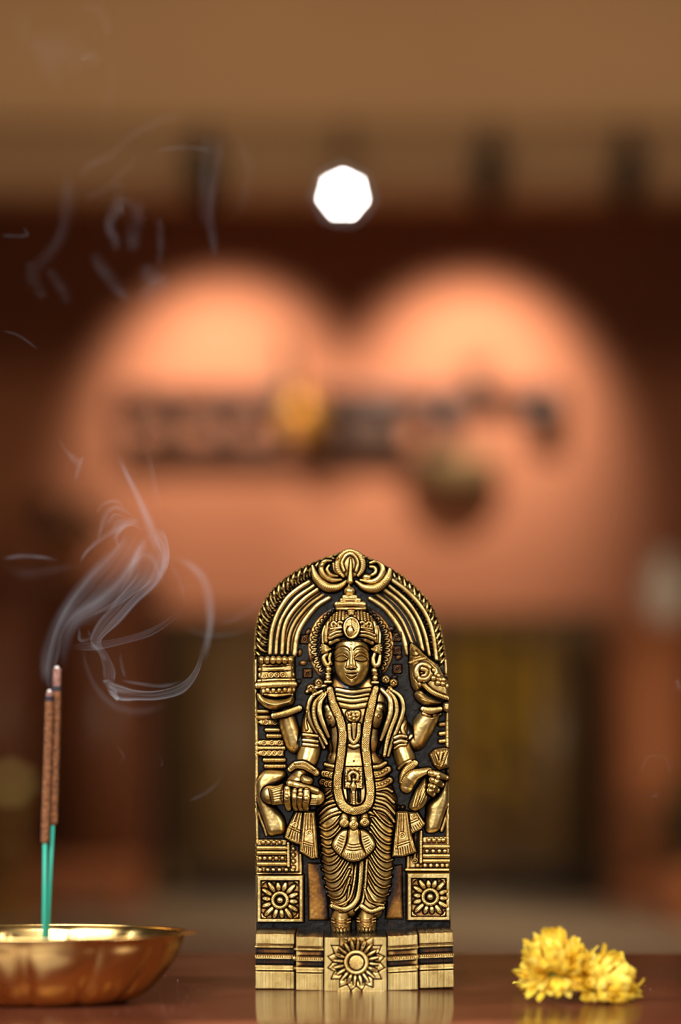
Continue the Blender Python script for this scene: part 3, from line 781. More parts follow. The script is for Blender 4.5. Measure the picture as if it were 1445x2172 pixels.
    T(z6((742, 10), (738, 60), (722, 190), (690, 280), (620, 318), (575, 300)), 2.6, k=1.4, rib=(2.8, .5), moat=4, mw=2.5, lift=2)
    T(z6((775, 5), (776, 60), (768, 180), (742, 285), (665, 345), (580, 325)), 5.6, k=.9, rib=(3.2, .38, .4), moat=5, mw=2.5, lift=3)
    T(z6((812, 10), (808, 80), (800, 200), (780, 300), (735, 352)), 2.8, k=1.4, rib=(2.8, .5), moat=4, mw=2.5, lift=2)
    T(z6((780, 325), (840, 358), (918, 335)), 5.2, k=.9, rib=(3.0, .4), moat=4, lift=2)
    T(z6((800, 215), (830, 290), (925, 318)), 2.4, k=1.4, rib=(2.8, .5), moat=4, lift=1)
    # ---------------- hanging sash ends
    def sash(z, poly, ridges, stud, bar, fringe, lb='sash_end', h=26):
        R.lab(lb)
        PL(z(*poly), 13, h=h, bev=4, mode='max', smooth=False, moat=4, mw=3, q=.6)
        for rd in ridges: T(z(*rd), 2.2, k=1.3, moat=2.5, mode='on')
        for st_ in stud: B(*z(st_)[0], 4.3, ring=True)
        for b_ in bar: T(z(*b_), 1.8, k=1.3, mode='on', moat=2.5)
        for f_ in fringe: G(z(*f_), 1., 4)
    sash(z4, [(640, 730), (745, 735), (735, 1180), (600, 1130), (498, 1070), (530, 960)], [((655, 750), (540, 1050)), ((690, 750), (640, 960))], [(635, 905)], [((560, 930), (700, 995)),],
         [((585, 985), (555, 1070)), ((612, 995), (590, 1090)), ((640, 1005), (625, 1105)), ((668, 1015), (660, 1125))])
    sash(z4, [(740, 730), (890, 735), (935, 1335), (850, 1350), (690, 1245)], [((765, 750), (722, 1220)), ((862, 740), (905, 1310)), ((820, 750), (815, 960))], [(818, 1000)], [((750, 1130), (868, 1165)),],
         [((765, 1175), (750, 1255)), ((790, 1180), (778, 1275)), ((815, 1185), (805, 1295)), ((838, 1190), (832, 1310)), ((860, 1195), (858, 1320))], h=30)
    sash(z5, [(770, 750), (885, 735), (985, 895), (930, 960), (795, 1035), (760, 900)], [((880, 750), (965, 900))], [(838, 790)], [((780, 880), (885, 835)),],
         [((800, 935), (830, 1000)), ((825, 925), (855, 990)), ((850, 912), (885, 970)), ((878, 895), (912, 950)), ((905, 880), (935, 935))])
    sash(z5, [(615, 735), (760, 735), (800, 1010), (872, 1255), (700, 1315), (555, 1318), (590, 1000)], [((638, 745), (610, 1200)), ((745, 745), (790, 1090), (838, 1240)), ((690, 745), (685, 980))], [(686, 1030)], [((625, 1165), (775, 1115)),],
         [((630, 1210), (640, 1300)), ((660, 1205), (672, 1300)), ((690, 1195), (702, 1298)), ((720, 1185), (735, 1290)), ((750, 1175), (768, 1280)), ((780, 1165), (798, 1270))], h=30)
    R.lab('sash_knot'); B(*z5((645, 690))[0], 5, 6); B(*z5((700, 690))[0], 5, 6)
    # ---------------- belt, buckle, loin ornament
    R.lab('belt')
    for p in (((305, 1095), (430, 1125)), ((905, 1130), (1000, 1115), (1075, 1075))): T(zt(*p), 4.6, k=1., rib=(2.8, .4), moat=4, lift=3)
    for p in (((285, 1215), (415, 1235)), ((262, 1320), (405, 1350)), ((920, 1225), (1020, 1210), (1110, 1160)), ((935, 1365), (1040, 1345), (1130, 1300))):
        T(zt(*p), 7.5, k=.5, flat=6, moat=5, mw=2.5, lift=2)
    for x, y in zt((318, 1215), (385, 1240), (270, 1315), (320, 1345), (372, 1352)): B(x, y, 4.6, ring=True)
    for x, y in zt((935, 1230), (970, 1222), (1005, 1208), (1040, 1190), (1085, 1165), (955, 1362), (995, 1350), (1035, 1345), (1075, 1325), (1110, 1300)): B(x, y, 3., 3.5)
    R.lab('buckle')
    PL(zt((560, 1125), (775, 1125), (780, 1400), (550, 1400)), 5, bev=2, moat=3, smooth=False)
    for x, y in zt((595, 1165), (650, 1155), (710, 1160), (752, 1170), (568, 1300), (572, 1370), (745, 1300), (752, 1360), (575, 1230), (755, 1230)): B(x, y, 3.4, 3.5)
    T(zt((612, 1290), (608, 1225), (660, 1190), (712, 1225), (708, 1290)), 3.8, k=1.4, moat=3, lift=3)
    Dm(*zt((668, 1290))[0], 4.5, 5, 8, moat=2)
    T(zt((660, 1330), (658, 1385), (660, 1430)), [3, 7, 4], k=1.2, moat=3, lift=4)
    G(zt((600, 1420), (605, 1570)), 5, 10); G(zt((735, 1420), (735, 1560)), 5, 10)
    T(zt((663, 1450), (668, 1620)), 3.4, k=1.3, beads=(4.4, 3.0), moat=3)
    for x in (700, 735, 600): T(zt((x, 1440), (x+8, 1560)), 1.5, k=1.2, mode='on')
    R.lab('loin_ornament')
    for sg in (-1, 1):
        q = lambda *p: [(750.5+sg*a, b) for a, b in p]
        PL(q((10, 1762), (22, 1760), (35, 1771), (45, 1788), (44, 1799), (34, 1811), (21, 1821), (19, 1806), (14, 1786)), 9, h=60, bev=6, mode='max', moat=7, mw=3, crown=2)
        for i in range(5): G(q((19+i*1.5, 1776+i*5.5), (29-i*.4+i*2, 1772+i*5)), 1., 3)
        for i in range(5): G(q((25+i*3.2, 1806-i*3), (27+i*3.4, 1812-i*3.4)), .9, 3)
    R.lab('loin_ornament')
    PL([(741, 1758), (761, 1758), (765, 1785), (775, 1814), (766, 1824), (750, 1828), (735, 1824), (726, 1814), (736, 1785)], 9, h=62, bev=5, mode='max', moat=8, mw=3, crown=3)
    for y in (1789, 1795, 1801): G([(737-(y-1789)*.3, y), (750, y+3), (765+(y-1789)*.3, y)], 1.2, 3.5)
    for i in range(9): G([(733+i*4.4, 1812-abs(i-4)*.6), (731+i*4.9, 1822-abs(i-4)*.9)], .9, 3.2)
    for x, y in zt((545, 1840), (665, 1862), (805, 1832)):
        R.lab('bud'); Dm(x, y-6, 9, 16, 14, h=56, mode='max', moat=4); Dm(x, y, 11, 9.5, 10, h=64, mode='max', moat=3); B(x, y, 4.6, ring=True)
    # ---------------- torso jewellery: scarf bands, necklaces, garland
    def band3(outer, mid, inner):
        R.lab('scarf_band'); T(zt(*outer), [3.5, 4.6, 4.8, 4.4, 3.2], h=[44, 45, 43, 40, 36], k=.9, mode='max', moat=4)
        R.lab('scarf_band'); T(zt(*inner), [3.5, 5.4, 5.6, 4.8, 3.2], h=[52, 57, 57, 54, 48], k=.9, mode='max', moat=4)
        R.lab('scarf_band'); T(zt(*mid), [3.5, 4.8, 5, 4.8, 3.2], h=[48, 52, 51, 48, 42], k=1.0, mode='max', rib=(3.1, .6), moat=4)
    band3([(255, 155), (130, 225), (80, 390), (125, 560), (200, 690), (285, 880)], [(275, 190), (175, 300), (158, 440), (195, 590), (255, 700), (320, 830)], [(318, 170), (240, 290), (232, 440), (290, 610), (345, 740)])
    band3([(1130, 125), (1262, 225), (1300, 390), (1235, 600), (1165, 780), (1110, 980)], [(1100, 145), (1195, 260), (1212, 430), (1150, 610), (1095, 790), (1060, 980)], [(1020, 130), (1125, 250), (1135, 430), (1075, 620), (1015, 780)])
    R.lab('shoulder_edge'); T(zt((60, 420), (40, 540), (60, 640)), 3, k=1.2, mode='on', moat=3); R.lab('shoulder_edge'); T(zt((1330, 540), (1290, 640), (1360, 760), (1410, 720)), 4, k=1.2, mode='on', moat=3)
    R.lab('armlet')
    for y in (1080, 1150, 1205): T(z2((745, y-8), (830, y), (920, y+12)), 3.6, k=.8, moat=4, lift=2)
    R.lab('armlet')
    for y in (1330, 1395): T(z3((590, y+25), (660, y), (735, y+10)), 3.6, k=.8, moat=4, lift=2)
    T(z3((590, 1490), (650, 1450), (730, 1440)), 2.6, k=1., moat=4)
    R.lab('necklace')
    T(zt((450, 135), (650, 165), (870, 135)), 4, k=.6, moat=3, lift=2)
    T(zt((450, 195), (650, 228), (860, 195)), 3, k=1.0, rib=(2.9, .6), moat=3, lift=2)
    T(zt((450, 252), (650, 282), (870, 252)), 4.4, k=.6, moat=3, lift=2)
    T(zt((470, 325), (650, 354), (850, 325)), 5.4, k=.75, rib=(3.2, .45), moat=4, lift=2)
    R.lab('necklace')
    T(zt((610, 590), (612, 740), (665, 815), (722, 740), (732, 585)), 4.3, k=1., rib=(3., .42), moat=4, lift=2)
    T(zt((668, 575), (668, 760)), [5.5, 4, 2.5], k=.6, moat=3, lift=1)
    T(zt((615, 850), (668, 868), (722, 850)), 4.2, k=.9, moat=4, lift=2)
    R.lab('pendant')
    PL(zt((575, 415), (740, 405), (742, 500), (705, 545), (620, 545), (575, 500)), 7, bev=3, moat=4)
    for x, y in zt((605, 440), (660, 430), (712, 465), (668, 505), (617, 490), (662, 468)): B(x, y, 4.4, 4.2, moat=1.8)
    R.lab('garland')
    T(zt((362, 135), (400, 300), (450, 420), (498, 540), (525, 700), (518, 850), (500, 1000), (480, 1150), (458, 1300), (465, 1450), (505, 1580), (575, 1655), (680, 1685), (790, 1655), (858, 1580), (880, 1450), (868, 1300),
          (848, 1150), (832, 1000), (815, 850), (828, 700), (850, 540), (885, 370), (920, 220), (950, 125)), [7, 8.6, 9, 9, 8.8, 9, 9.4, 9.6, 9.4, 9, 8.8, 9, 9, 9, 8.6, 7], k=.95, hatch=(4.8, 3.0, 31, .76), moat=8, mw=3.4, lift=1, sm=14)
    # ---------------- head: ears, hair, face, crown
    R.lab('hair_curl')
    for x, y, r in ((676, 1447, 9), (659, 1459, 9), (668, 1468, 7), (819, 1440, 9), (836, 1447, 9), (828, 1460, 6)):
        Dm(x, y, r, r, r*1.1, h=26, mode='max', moat=3); G([(x-r*.5, y+r*.3), (x, y-r*.4), (x+r*.5, y+r*.3)], 1.4, 5)
    T(z2((790, 520), (900, 470), (1040, 440)), 4, h=24, k=1.2, mode='max', moat=3)
    R.lab('head')
    # face oval
    sl, XX, YY = R.win(700, 1355, 796, 1464)
    yy = np.array([1358, 1366, 1380, 1398, 1410, 1422, 1432, 1442, 1449, 1454, 1457]); hw = np.array([36, 38.5, 39.5, 40, 38.8, 36.5, 33, 27, 20.5, 12, 1.])
    hwY = np.interp(YY, yy, hw); cxY = np.interp(YY, [1358, 1457], [746.5, 747.5])
    u = (XX-cxY)/hwY
    vert = np.interp(YY, [1355, 1362, 1375, 1400, 1425, 1440, 1450, 1457], [72, 77, 82, 86, 87.5, 86, 79, 46])
    face = vert*np.clip(1-np.abs(u)**2.3, 0, None)**.42
    m = (np.abs(u) < 1) & (YY < 1457) & (YY > 1357)
    g = (np.abs(u) >= 1) & (np.abs(u) < 1.12) & (YY > 1375) & (YY < 1460)
    R.H[sl][g] -= 6
    R.put(sl, face, m & (face > 20), 'max')
    fx = 747
    # eye sockets, brows, eyes, nose, mouth
    def soft(cx, cy, rx, ry, a, rot=0):
        s2, X2, Y2 = R.win(cx-3*rx, cy-3*max(rx, ry), cx+3*rx, cy+3*max(rx, ry))
        c, n = math.cos(math.radians(rot)), math.sin(math.radians(rot))
        u_ = ((X2-cx)*c+(Y2-cy)*n)/rx; v_ = (-(X2-cx)*n+(Y2-cy)*c)/ry
        R.H[s2] += a*np.exp(-(u_*u_+v_*v_))*(R.L[s2] == R.cur)
    soft(724, 1397, 13, 9, -6); soft(768, 1397, 13, 9, -6)
    soft(725, 1426, 12, 12, 2.5); soft(768, 1426, 12, 12, 2.5)
    soft(746, 1449, 10, 6, 5)
    for sg, (bx) in ((-1, ((392, 1120), (470, 1066), (560, 1052), (632, 1085), (660, 1130))), (1, ((725, 1120), (770, 1070), (850, 1052), (930, 1085), (1000, 1165)))):
        T(zf(*[(a, b+34) for a, b in bx]), [1.2, 2.8, 3., 2.8, 1.6], k=.9, mode='on', moat=0)
        G(zf(*bx), 1.7, 6.5)
    for ex, o in ((512, -1), (850, 1)):
        soft(zf((ex, 1262))[0][0], zf((ex, 1262))[0][1], 15, 8, -4)
        (x, y), = zf((ex, 1270))
        PL(zf((ex-112, 1276), (ex-60, 1232), (ex, 1220), (ex+60, 1230), (ex+110, 1272), (ex+50, 1304), (ex-10, 1310), (ex-66, 1298)), 5, bev=5, mode='on', moat=5, mw=1.7, q=.7)
        T(zf((ex-108, 1256), (ex-50, 1206), (ex+15, 1194), (ex+75, 1212), (ex+112, 1256)), [.8, 1.8, 2., 1.8, .8], k=1.3, mode='on', moat=4, mw=1.5)
        G(zf((ex-112, 1222), (ex-50, 1168), (ex+25, 1160), (ex+105, 1212)), 1.3, 4.5)
        G(zf((ex-70, 1268), (ex, 1254), (ex+70, 1266)), 1., 2.2)
        G(zf((ex-92, 1292), (ex-20, 1316), (ex+50, 1312), (ex+100, 1288)), 1.5, 6)
    G(zf((935, 1240), (985, 1290)), 1.2, 4); G(zf((930, 1275), (985, 1318)), 1., 3)
    T(zf((678, 1095), (680, 1200), (682, 1320), (682, 1405)), [2.2, 3.0, 4.0, 5.4], k=1.7, mode='on')
    Dm(*zf((682, 1412))[0], 7, 6, 6, q=.7); Dm(*zf((622, 1418))[0], 4.6, 4, 4, q=.7); Dm(*zf((742, 1418))[0], 4.6, 4, 4, q=.7)
    G(zf((600, 1300), (598, 1390), (580, 1420)), 1.6, 4); G(zf((755, 1300), (765, 1390), (785, 1420)), 1.6, 4)
    G(zf((605, 1448), (650, 1440), (684, 1452), (720, 1440), (765, 1448)), 1.6, 7)
    T(zf((600, 1500), (648, 1480), (684, 1488), (720, 1480), (775, 1500)), [1.2, 3, 3, 3, 1.2], k=1.2, mode='on', moat=1.5)
    T(zf((612, 1538), (684, 1560), (760, 1538)), [1.2, 4, 1.2], k=1.2, mode='on', moat=1.5)
    G(zf((590, 1510), (640, 1522), (684, 1514), (730, 1522), (782, 1510)), 1.3, 5)
    G(zf((610, 1560), (684, 1608), (765, 1560)), 1.6, 5)
    B(*zf((685, 1012))[0], 3.2, 2, ring=False, moat=1)
    for sd in (((270, 1170), (210, 1250), (270, 1370), (330, 1320)), ((1090, 1165), (1060, 1260), (1080, 1360), (1150, 1350), (1180, 1200))):
        R.lab('ear'); T(zf(*sd), [4, 5, 5, 3.5], h=40, k=1.2, mode='max', moat=4)
        R.cur = R.cur
    R.lab('ear'); T(zf((330, 1170), (310, 1260), (340, 1340)), 3.5, h=38, k=1.1, mode='max', moat=3)
    for bl in (((300, 1440, 7), (290, 1572, 6.4)), ((1080, 1462, 7), (1092, 1582, 6.4))):
        R.lab('earring')
        for a, b, r in bl: B(*zf((a, b))[0], r, r*1.1, mode='max') if False else Dm(*zf((a, b))[0], r, r, r*1.1, h=36, mode='max', moat=4)
        a, b, r = bl[1]; T(zf((a-45, b+80), (a+45, b+80)), 3.6, h=34, k=1.1, mode='max', moat=3)
        T(zf((a-40, b-62), (a+40, b-62)), 1.8, h=34, k=1.1, mode='max')
    # crown
    R.lab('crown')
    PL(zf((190, 1010), (185, 820), (230, 660), (330, 530), (430, 440), (660, 400), (930, 440), (1040, 530), (1130, 640), (1175, 800), (1185, 1000), (1010, 1010), (850, 962), (680, 950), (500, 962), (360, 1010)), 60, h=18, bev=30, mode='max', moat=5, q=.6)
    T(zf((330, 985), (430, 935), (560, 915), (690, 908), (830, 918), (960, 940), (1040, 985)), 5.4, k=1., moat=6, mw=3, lift=6, sm=4)
    for p in (((322, 905), (420, 860), (510, 842)), ((842, 850), (960, 868), (1085, 920))): R.lab('crown_band'); T(zf(*p), 4.6, k=.8, rib=(2.5, .35), moat=3, lift=2)
    for p in (((318, 870), (410, 820), (510, 800)), ((842, 805), (960, 820), (1080, 865))): R.lab('crown_band'); T(zf(*p), 2.6, k=1.2, moat=3, lift=3)
    for x, ya, yb in ((395, 520, 640), (445, 480, 625), (497, 465, 610), (552, 470, 600), (800, 465, 600), (858, 465, 610), (910, 480, 625), (965, 500, 640), (1020, 540, 640), (345, 560, 640)):
        R.lab('braid'); T(zf((x, ya), (x+(685-x)*-.06, yb)), 3.3, k=1.2, beads=(4.4, 3.0), moat=3, lift=1)
    R.lab('crown_scroll')
    for s_ in (-1, 1):
        q = lambda *p: zf(*[(685+s_*a, b) for a, b in p])
        T(q((150, 660), (190, 640), (230, 670), (215, 720), (180, 720)), 2.8, k=1.4, moat=3)
        T(q((250, 680), (300, 640), (340, 680), (320, 725)), 2.8, k=1.4, moat=3)
        T(q((150, 740), (250, 745), (350, 760)), 2.2, k=1.3, moat=3)
        T(q((390, 640), (420, 760), (430, 960)), [3, 5, 4], k=1.1, moat=4); T(q((450, 700), (475, 820), (478, 980)), [3, 5, 4], k=1.1, moat=4)
    for s_, cx in ((-1, 250), (1, 1115)):
        R.lab('ear_flare')
        for i, (dx, dy) in enumerate(((70, -45), (85, -15), (82, 18), (62, 48))):
            T(zf((cx-s_*80, 1090), (cx+s_*dx*.4, 1085+dy), (cx+s_*dx, 1090+dy*1.4)), [2.5, 4.2, 2.6], h=[42, 50, 44], k=1., mode='max', moat=2)
    R.lab('crown_jewel')
    Dm(*zf((688, 745))[0], 17.5, 23.5, 9, mode='flat', moat=5, q=.4)
    T([(zf((688, 745))[0][0]+15.5*math.cos(a), zf((688, 745))[0][1]+21*math.sin(a)) for a in np.linspace(0, 2*np.pi, 17)[:-1]], 2.4, k=1.2, closed=True, moat=1.5, sm=30)
    G(zf((690, 600), (692, 700), (735, 800)), 1., 3); G(zf((625, 720), (600, 800), (640, 880)), 1.2, 3)
    for i in range(7): G(zf((700+i*3, 630+i*32), (762, 600+i*30)), .8, 2.4); 
    for i in range(4): G(zf((670-i*4, 640+i*22), (615, 660+i*30)), .8, 2.2)
    Dm(*zf((665, 800))[0], 6.5, 9.5, 4, moat=2)
    R.lab('crown_jewel'); Dm(*zf((682, 490))[0], 7, 6, 7, mode='flat', moat=3); T(zf((590, 500), (640, 450), (690, 440), (740, 455), (775, 510)), 2.4, k=1.2, moat=2)
    # finial: base disc, rings, knob
    R.lab('finial')
    T(zf((455, 395), (665, 412), (905, 395)), 5.5, h=44, k=1.1, mode='max', moat=4)
    T(zf((440, 328), (665, 318), (895, 328)), 5.8, h=48, k=1.1, mode='max', rib=(2.6, .4), moat=4)
    T(zf((520, 252), (665, 240), (820, 252)), 4.2, h=44, k=1.1, mode='max', moat=4)
    T(zf((560, 198), (655, 188), (760, 198)), 4.2, h=42, k=1.1, mode='max', moat=4)
    Dm(*zf((655, 100))[0], 11.5, 9.5, 16, h=36, mode='max', moat=4)
    T(zf((645, -10), (652, 70)), [1.5, 7], h=36, k=1.2, mode='max')
    # ---------------- upper left: stacked disc emblem on the open hand
    R.lab('discus')
    PL(z2((165, 60), (625, 60), (625, 600), (165, 600)), 34, h=0, bev=10, mode='max', smooth=False, moat=4)
    (ax, ay), (bx, by) = z2((165, 120), (615, 120))
    for i in range(6):
        R.lab('lotus_petal'); cx = ax+(bx-ax)*(i+.5)/6
        Dm(cx, ay-1, 7.2, 8.5, 11, h=40-abs(i-2.3)*3, mode='max', moat=2.5)
        G([(cx, ay), (cx, ay+7)], .9, 2.5)
    R.lab('discus_ring'); T(z2((180, 235), (390, 228), (590, 215)), 4.4, h=[24, 36, 24], k=1.2, mode='max', moat=5, rib=(3, .2))
    R.lab('discus_ring'); T(z2((195, 308), (400, 312), (590, 300)), 7., h=[20, 30, 20], k=.7, flat=5, mode='max', moat=5)
    for x, y in z2((240, 320), (328, 308), (400, 308), (478, 304)): B(x, y, 4.8, ring=True)
    R.lab('discus_ring'); T(z2((165, 380), (400, 370), (620, 365)), 3.4, h=[24, 38, 24], k=1.2, mode='max', moat=5)
    R.lab('discus_ring'); T(z2((150, 442), (400, 430), (625, 425)), 7., h=[26, 40, 26], k=1., mode='max', moat=5, rib=(3.2, .3))
    R.lab('discus_ring'); T(z2((220, 500), (400, 508), (600, 495)), 6.6, h=[20, 30, 20], k=.7, flat=5, mode='max', moat=5)
    for x, y in z2((283, 500), (357, 500), (430, 498), (505, 495)): B(x, y, 5, 5)
    R.lab('discus_ring'); T(z2((250, 555), (400, 568), (575, 550)), 3.2, h=[24, 36, 24], k=1.2, mode='max', moat=5)
    R.lab('hand')
    PL(z2((140, 540), (185, 545), (250, 600), (380, 622), (520, 610), (600, 575), (622, 610), (600, 680), (520, 715), (420, 750), (300, 740), (200, 680), (150, 620)), 26, h=26, bev=14, mode='max', moat=5, crown=6)
    for p in (((165, 560), (215, 630), (300, 700)), ((155, 590), (200, 660), (260, 710))): G(z2(*p), 1.3, 4)
    R.lab('bracelet'); T(z2((360, 832), (520, 800), (690, 735)), [6, 7.4, 6.5], h=[46, 56, 46], k=.85, mode='max', rib=(3.0, .5), moat=5)
    # ---------------- upper right: conch in the hand
    R.lab('conch')
    PL(z3((790, 160), (850, 165), (1000, 310), (1150, 430), (1200, 520), (1285, 640), (1300, 760), (1290, 860), (1180, 840), (1040, 770), (960, 690), (900, 740), (840, 730), (800, 600), (790, 440)), 26, h=28, bev=13, mode='max', moat=6, mw=3, crown=6)
    G(z3((800, 300), (870, 310), (900, 290)), 2, 6); T(z3((795, 390), (880, 360), (985, 335)), 3.4, k=1.2, rib=(3.4, .5), moat=4)
    T(z3((850, 190), (920, 250), (1050, 350), (1150, 440)), 3, k=1.2, mode='on', moat=3)
    PL(z3((800, 190), (860, 190), (880, 230), (820, 250)), 5, bev=3, moat=2)
    R.lab('conch_spiral')
    T(z3((870, 560), (865, 490), (910, 430), (990, 425), (1040, 480), (1035, 560), (975, 610), (905, 600)), 6, k=1., moat=5, mw=3, lift=2)
    T(z3((940, 470), (995, 490), (985, 550), (940, 560)), [6, 5, 4, 3], k=1., moat=4)
    for x, y, r in ((1080, 490, 5.5), (1080, 592, 6), (1140, 655, 6), (1205, 662, 5.5), (1262, 692, 5.5), (912, 668, 5), (1215, 610, 5), (1150, 560, 4.5), (1245, 560, 4.5)):
        R.lab('conch_bead'); B(*z3((x, y))[0], r, r)
    R.lab('conch_rope'); T(z3((960, 665), (1030, 735), (1130, 795), (1290, 850)), 5.2, k=1.1, rib=(3.4, .45), moat=6, lift=3)
    R.lab('hand')
    PL(z3((845, 790), (880, 755), (930, 745), (990, 800), (1075, 850), (1170, 890), (1200, 905), (1120, 930), (1010, 945), (920, 900), (870, 850)), 28, h=30, bev=12, mode='max', moat=5, crown=4)
    G(z3((900, 760), (960, 800), (985, 770)), 1.2, 4); G(z3((930, 850), (1020, 880), (1090, 885)), 1.2, 3)
    PL(z3((1215, 905), (1295, 900), (1298, 1000), (1250, 1022), (1212, 985)), 20, h=28, bev=6, mode='max', moat=4)
    R.lab('bracelet'); T(z3((955, 985), (1060, 1005), (1170, 985)), [5.5, 7.5, 5.5], h=[44, 54, 44], k=.85, mode='max', rib=(3.0, .5), moat=5)
    T(z3((955, 1040), (1060, 1070), (1180, 1045)), 3.4, k=1., moat=3)
    # ---------------- lower left: fist around a short scroll
    R.lab('bracelet'); T(z4((575, 190), (640, 140), (740, 140), (840, 185), (905, 240)), [6, 7.5, 8, 8, 7], h=[52, 66, 72, 70, 58], k=.85, mode='max', rib=(3.1, .45), moat=6)
    T(z4((640, 110), (760, 105), (890, 190)), 3.2, k=1, moat=3)
    R.lab('hand')
    R.body(z4((720, 250), (700, 320), (640, 380)), [24, 26, 22], [62, 70, 72], sk=4)
    PL(z4((730, 270), (850, 300), (862, 350), (830, 390), (720, 370)), 14, h=62, bev=9, mode='max', moat=4, crown=3)
    R.lab('scroll')
    T(z4((320, 520), (480, 525), (700, 540), (915, 555)), [20, 19, 18, 17], h=[40, 52, 56, 46], k=.95, mode='max', moat=6)
    PL(z4((300, 430), (490, 375), (490, 640), (345, 650)), 18, h=52, bev=9, mode='max', smooth=False, moat=4)
    for i in range(5): G(z4((320+i*5, 470+i*28), (470, 425+i*34)), 1., 3.5)
    T(z4((560, 370), (640, 385), (780, 425), (915, 470)), [6, 7, 7, 6], h=[66, 72, 70, 60], k=1.1, mode='max', moat=4)
    for i in range(4): G(z4((810, 560+i*24), (910, 575+i*20)), 1., 3)
    for i, (x, xa) in enumerate(((540, 545), (640, 640), (712, 705), (785, 770))):
        R.lab('finger')
        T(z4((x, 440 if i == 0 else 470), (x, 560), (xa, 640), (xa+10, 690)), [7, 7.2, 7, 6], h=[70, 76, 68, 52], k=1., mode='max', moat=6, mw=2.6)
        B(*z4((x-2, 435 if i == 0 else (475, 510, 560)[i-1]))[0], 5.4, 4.5)
    B(*z4((532, 535))[0], 4.6, 4.5); B(*z4((575, 370))[0], 6.5, 5)
    # ---------------- lower right: hand with a lotus-bud mace
    R.lab('bracelet'); T(z5((690, 350), (715, 250), (770, 170), (845, 115)), [6.5, 8.5, 8.5, 7], h=[56, 68, 68, 60], k=.85, mode='max', rib=(3.5, .5), moat=6)
    T(z5((650, 180), (700, 130), (790, 85)), 3.4, k=1, moat=3)
    R.lab('mace_blade')
    PL(z3((1040, 1570), (1110, 1500), (1230, 1480), (1300, 1500), (1298, 1730), (1160, 1765), (1095, 1700)), 26, h=40, bev=10, mode='max', smooth=False, moat=5)
    for a, b in (((1060, 1570), (1110, 1690)), ((1085, 1540), (1135, 1700)), ((1110, 1520), (1155, 1640))): G(z3(a, b), 1.4, 6)
    T(z3((1265, 1510), (1220, 1600), (1175, 1730)), 3.2, k=1.2, rib=(3.6, .5), mode='on', moat=4)
    T(z3((1190, 1510), (1175, 1590), (1160, 1680)), 3, k=1.2, mode='on', moat=3)
    R.lab('hand')
    T(z5((745, 420), (765, 350), (830, 270), (920, 235), (1030, 205)), [13, 15, 12, 8.5, 6], h=[48, 58, 64, 64, 60], k=1., mode='max', moat=5)
    R.lab('mace')
    PL(z5((975, 290), (1005, 380), (1015, 520), (990, 620), (930, 695), (850, 722), (782, 690), (800, 610), (850, 480), (910, 380)), 30, h=40, bev=15, mode='max', moat=6, crown=4)
    T(z5((945, 385), (900, 480), (850, 660)), 2.8, k=1.3, rib=(3., .5), mode='on', moat=4)
    T(z5((975, 440), (930, 540), (885, 640)), 1.8, k=1.2, mode='on', moat=3); G(z5((1000, 500), (960, 620), (900, 690)), 1., 3)
    for a, b in (((1045, 240), (1250, 300)), ((1060, 325), (1195, 390)), ((1045, 405), (1135, 460)), ((1030, 465), (1080, 510))):
        R.lab('finger'); T(z5(a, ((a[0]+b[0])/2, (a[1]+b[1])/2-5), b), [6.5, 7.5, 6], h=[66, 68, 54], k=1., mode='max', moat=5)
        B(*z5((a[0]+8, a[1]))[0], 5, 4.5)
    B(*z5((1142, 290))[0], 5, 4.5)
    R.H += (blur(rs.randn(*R.H.shape), 3)*1.0+blur(rs.randn(*R.H.shape), 9)*1.6)*np.where(R.L == 0, 0, 1)
    return R, inside, Dout

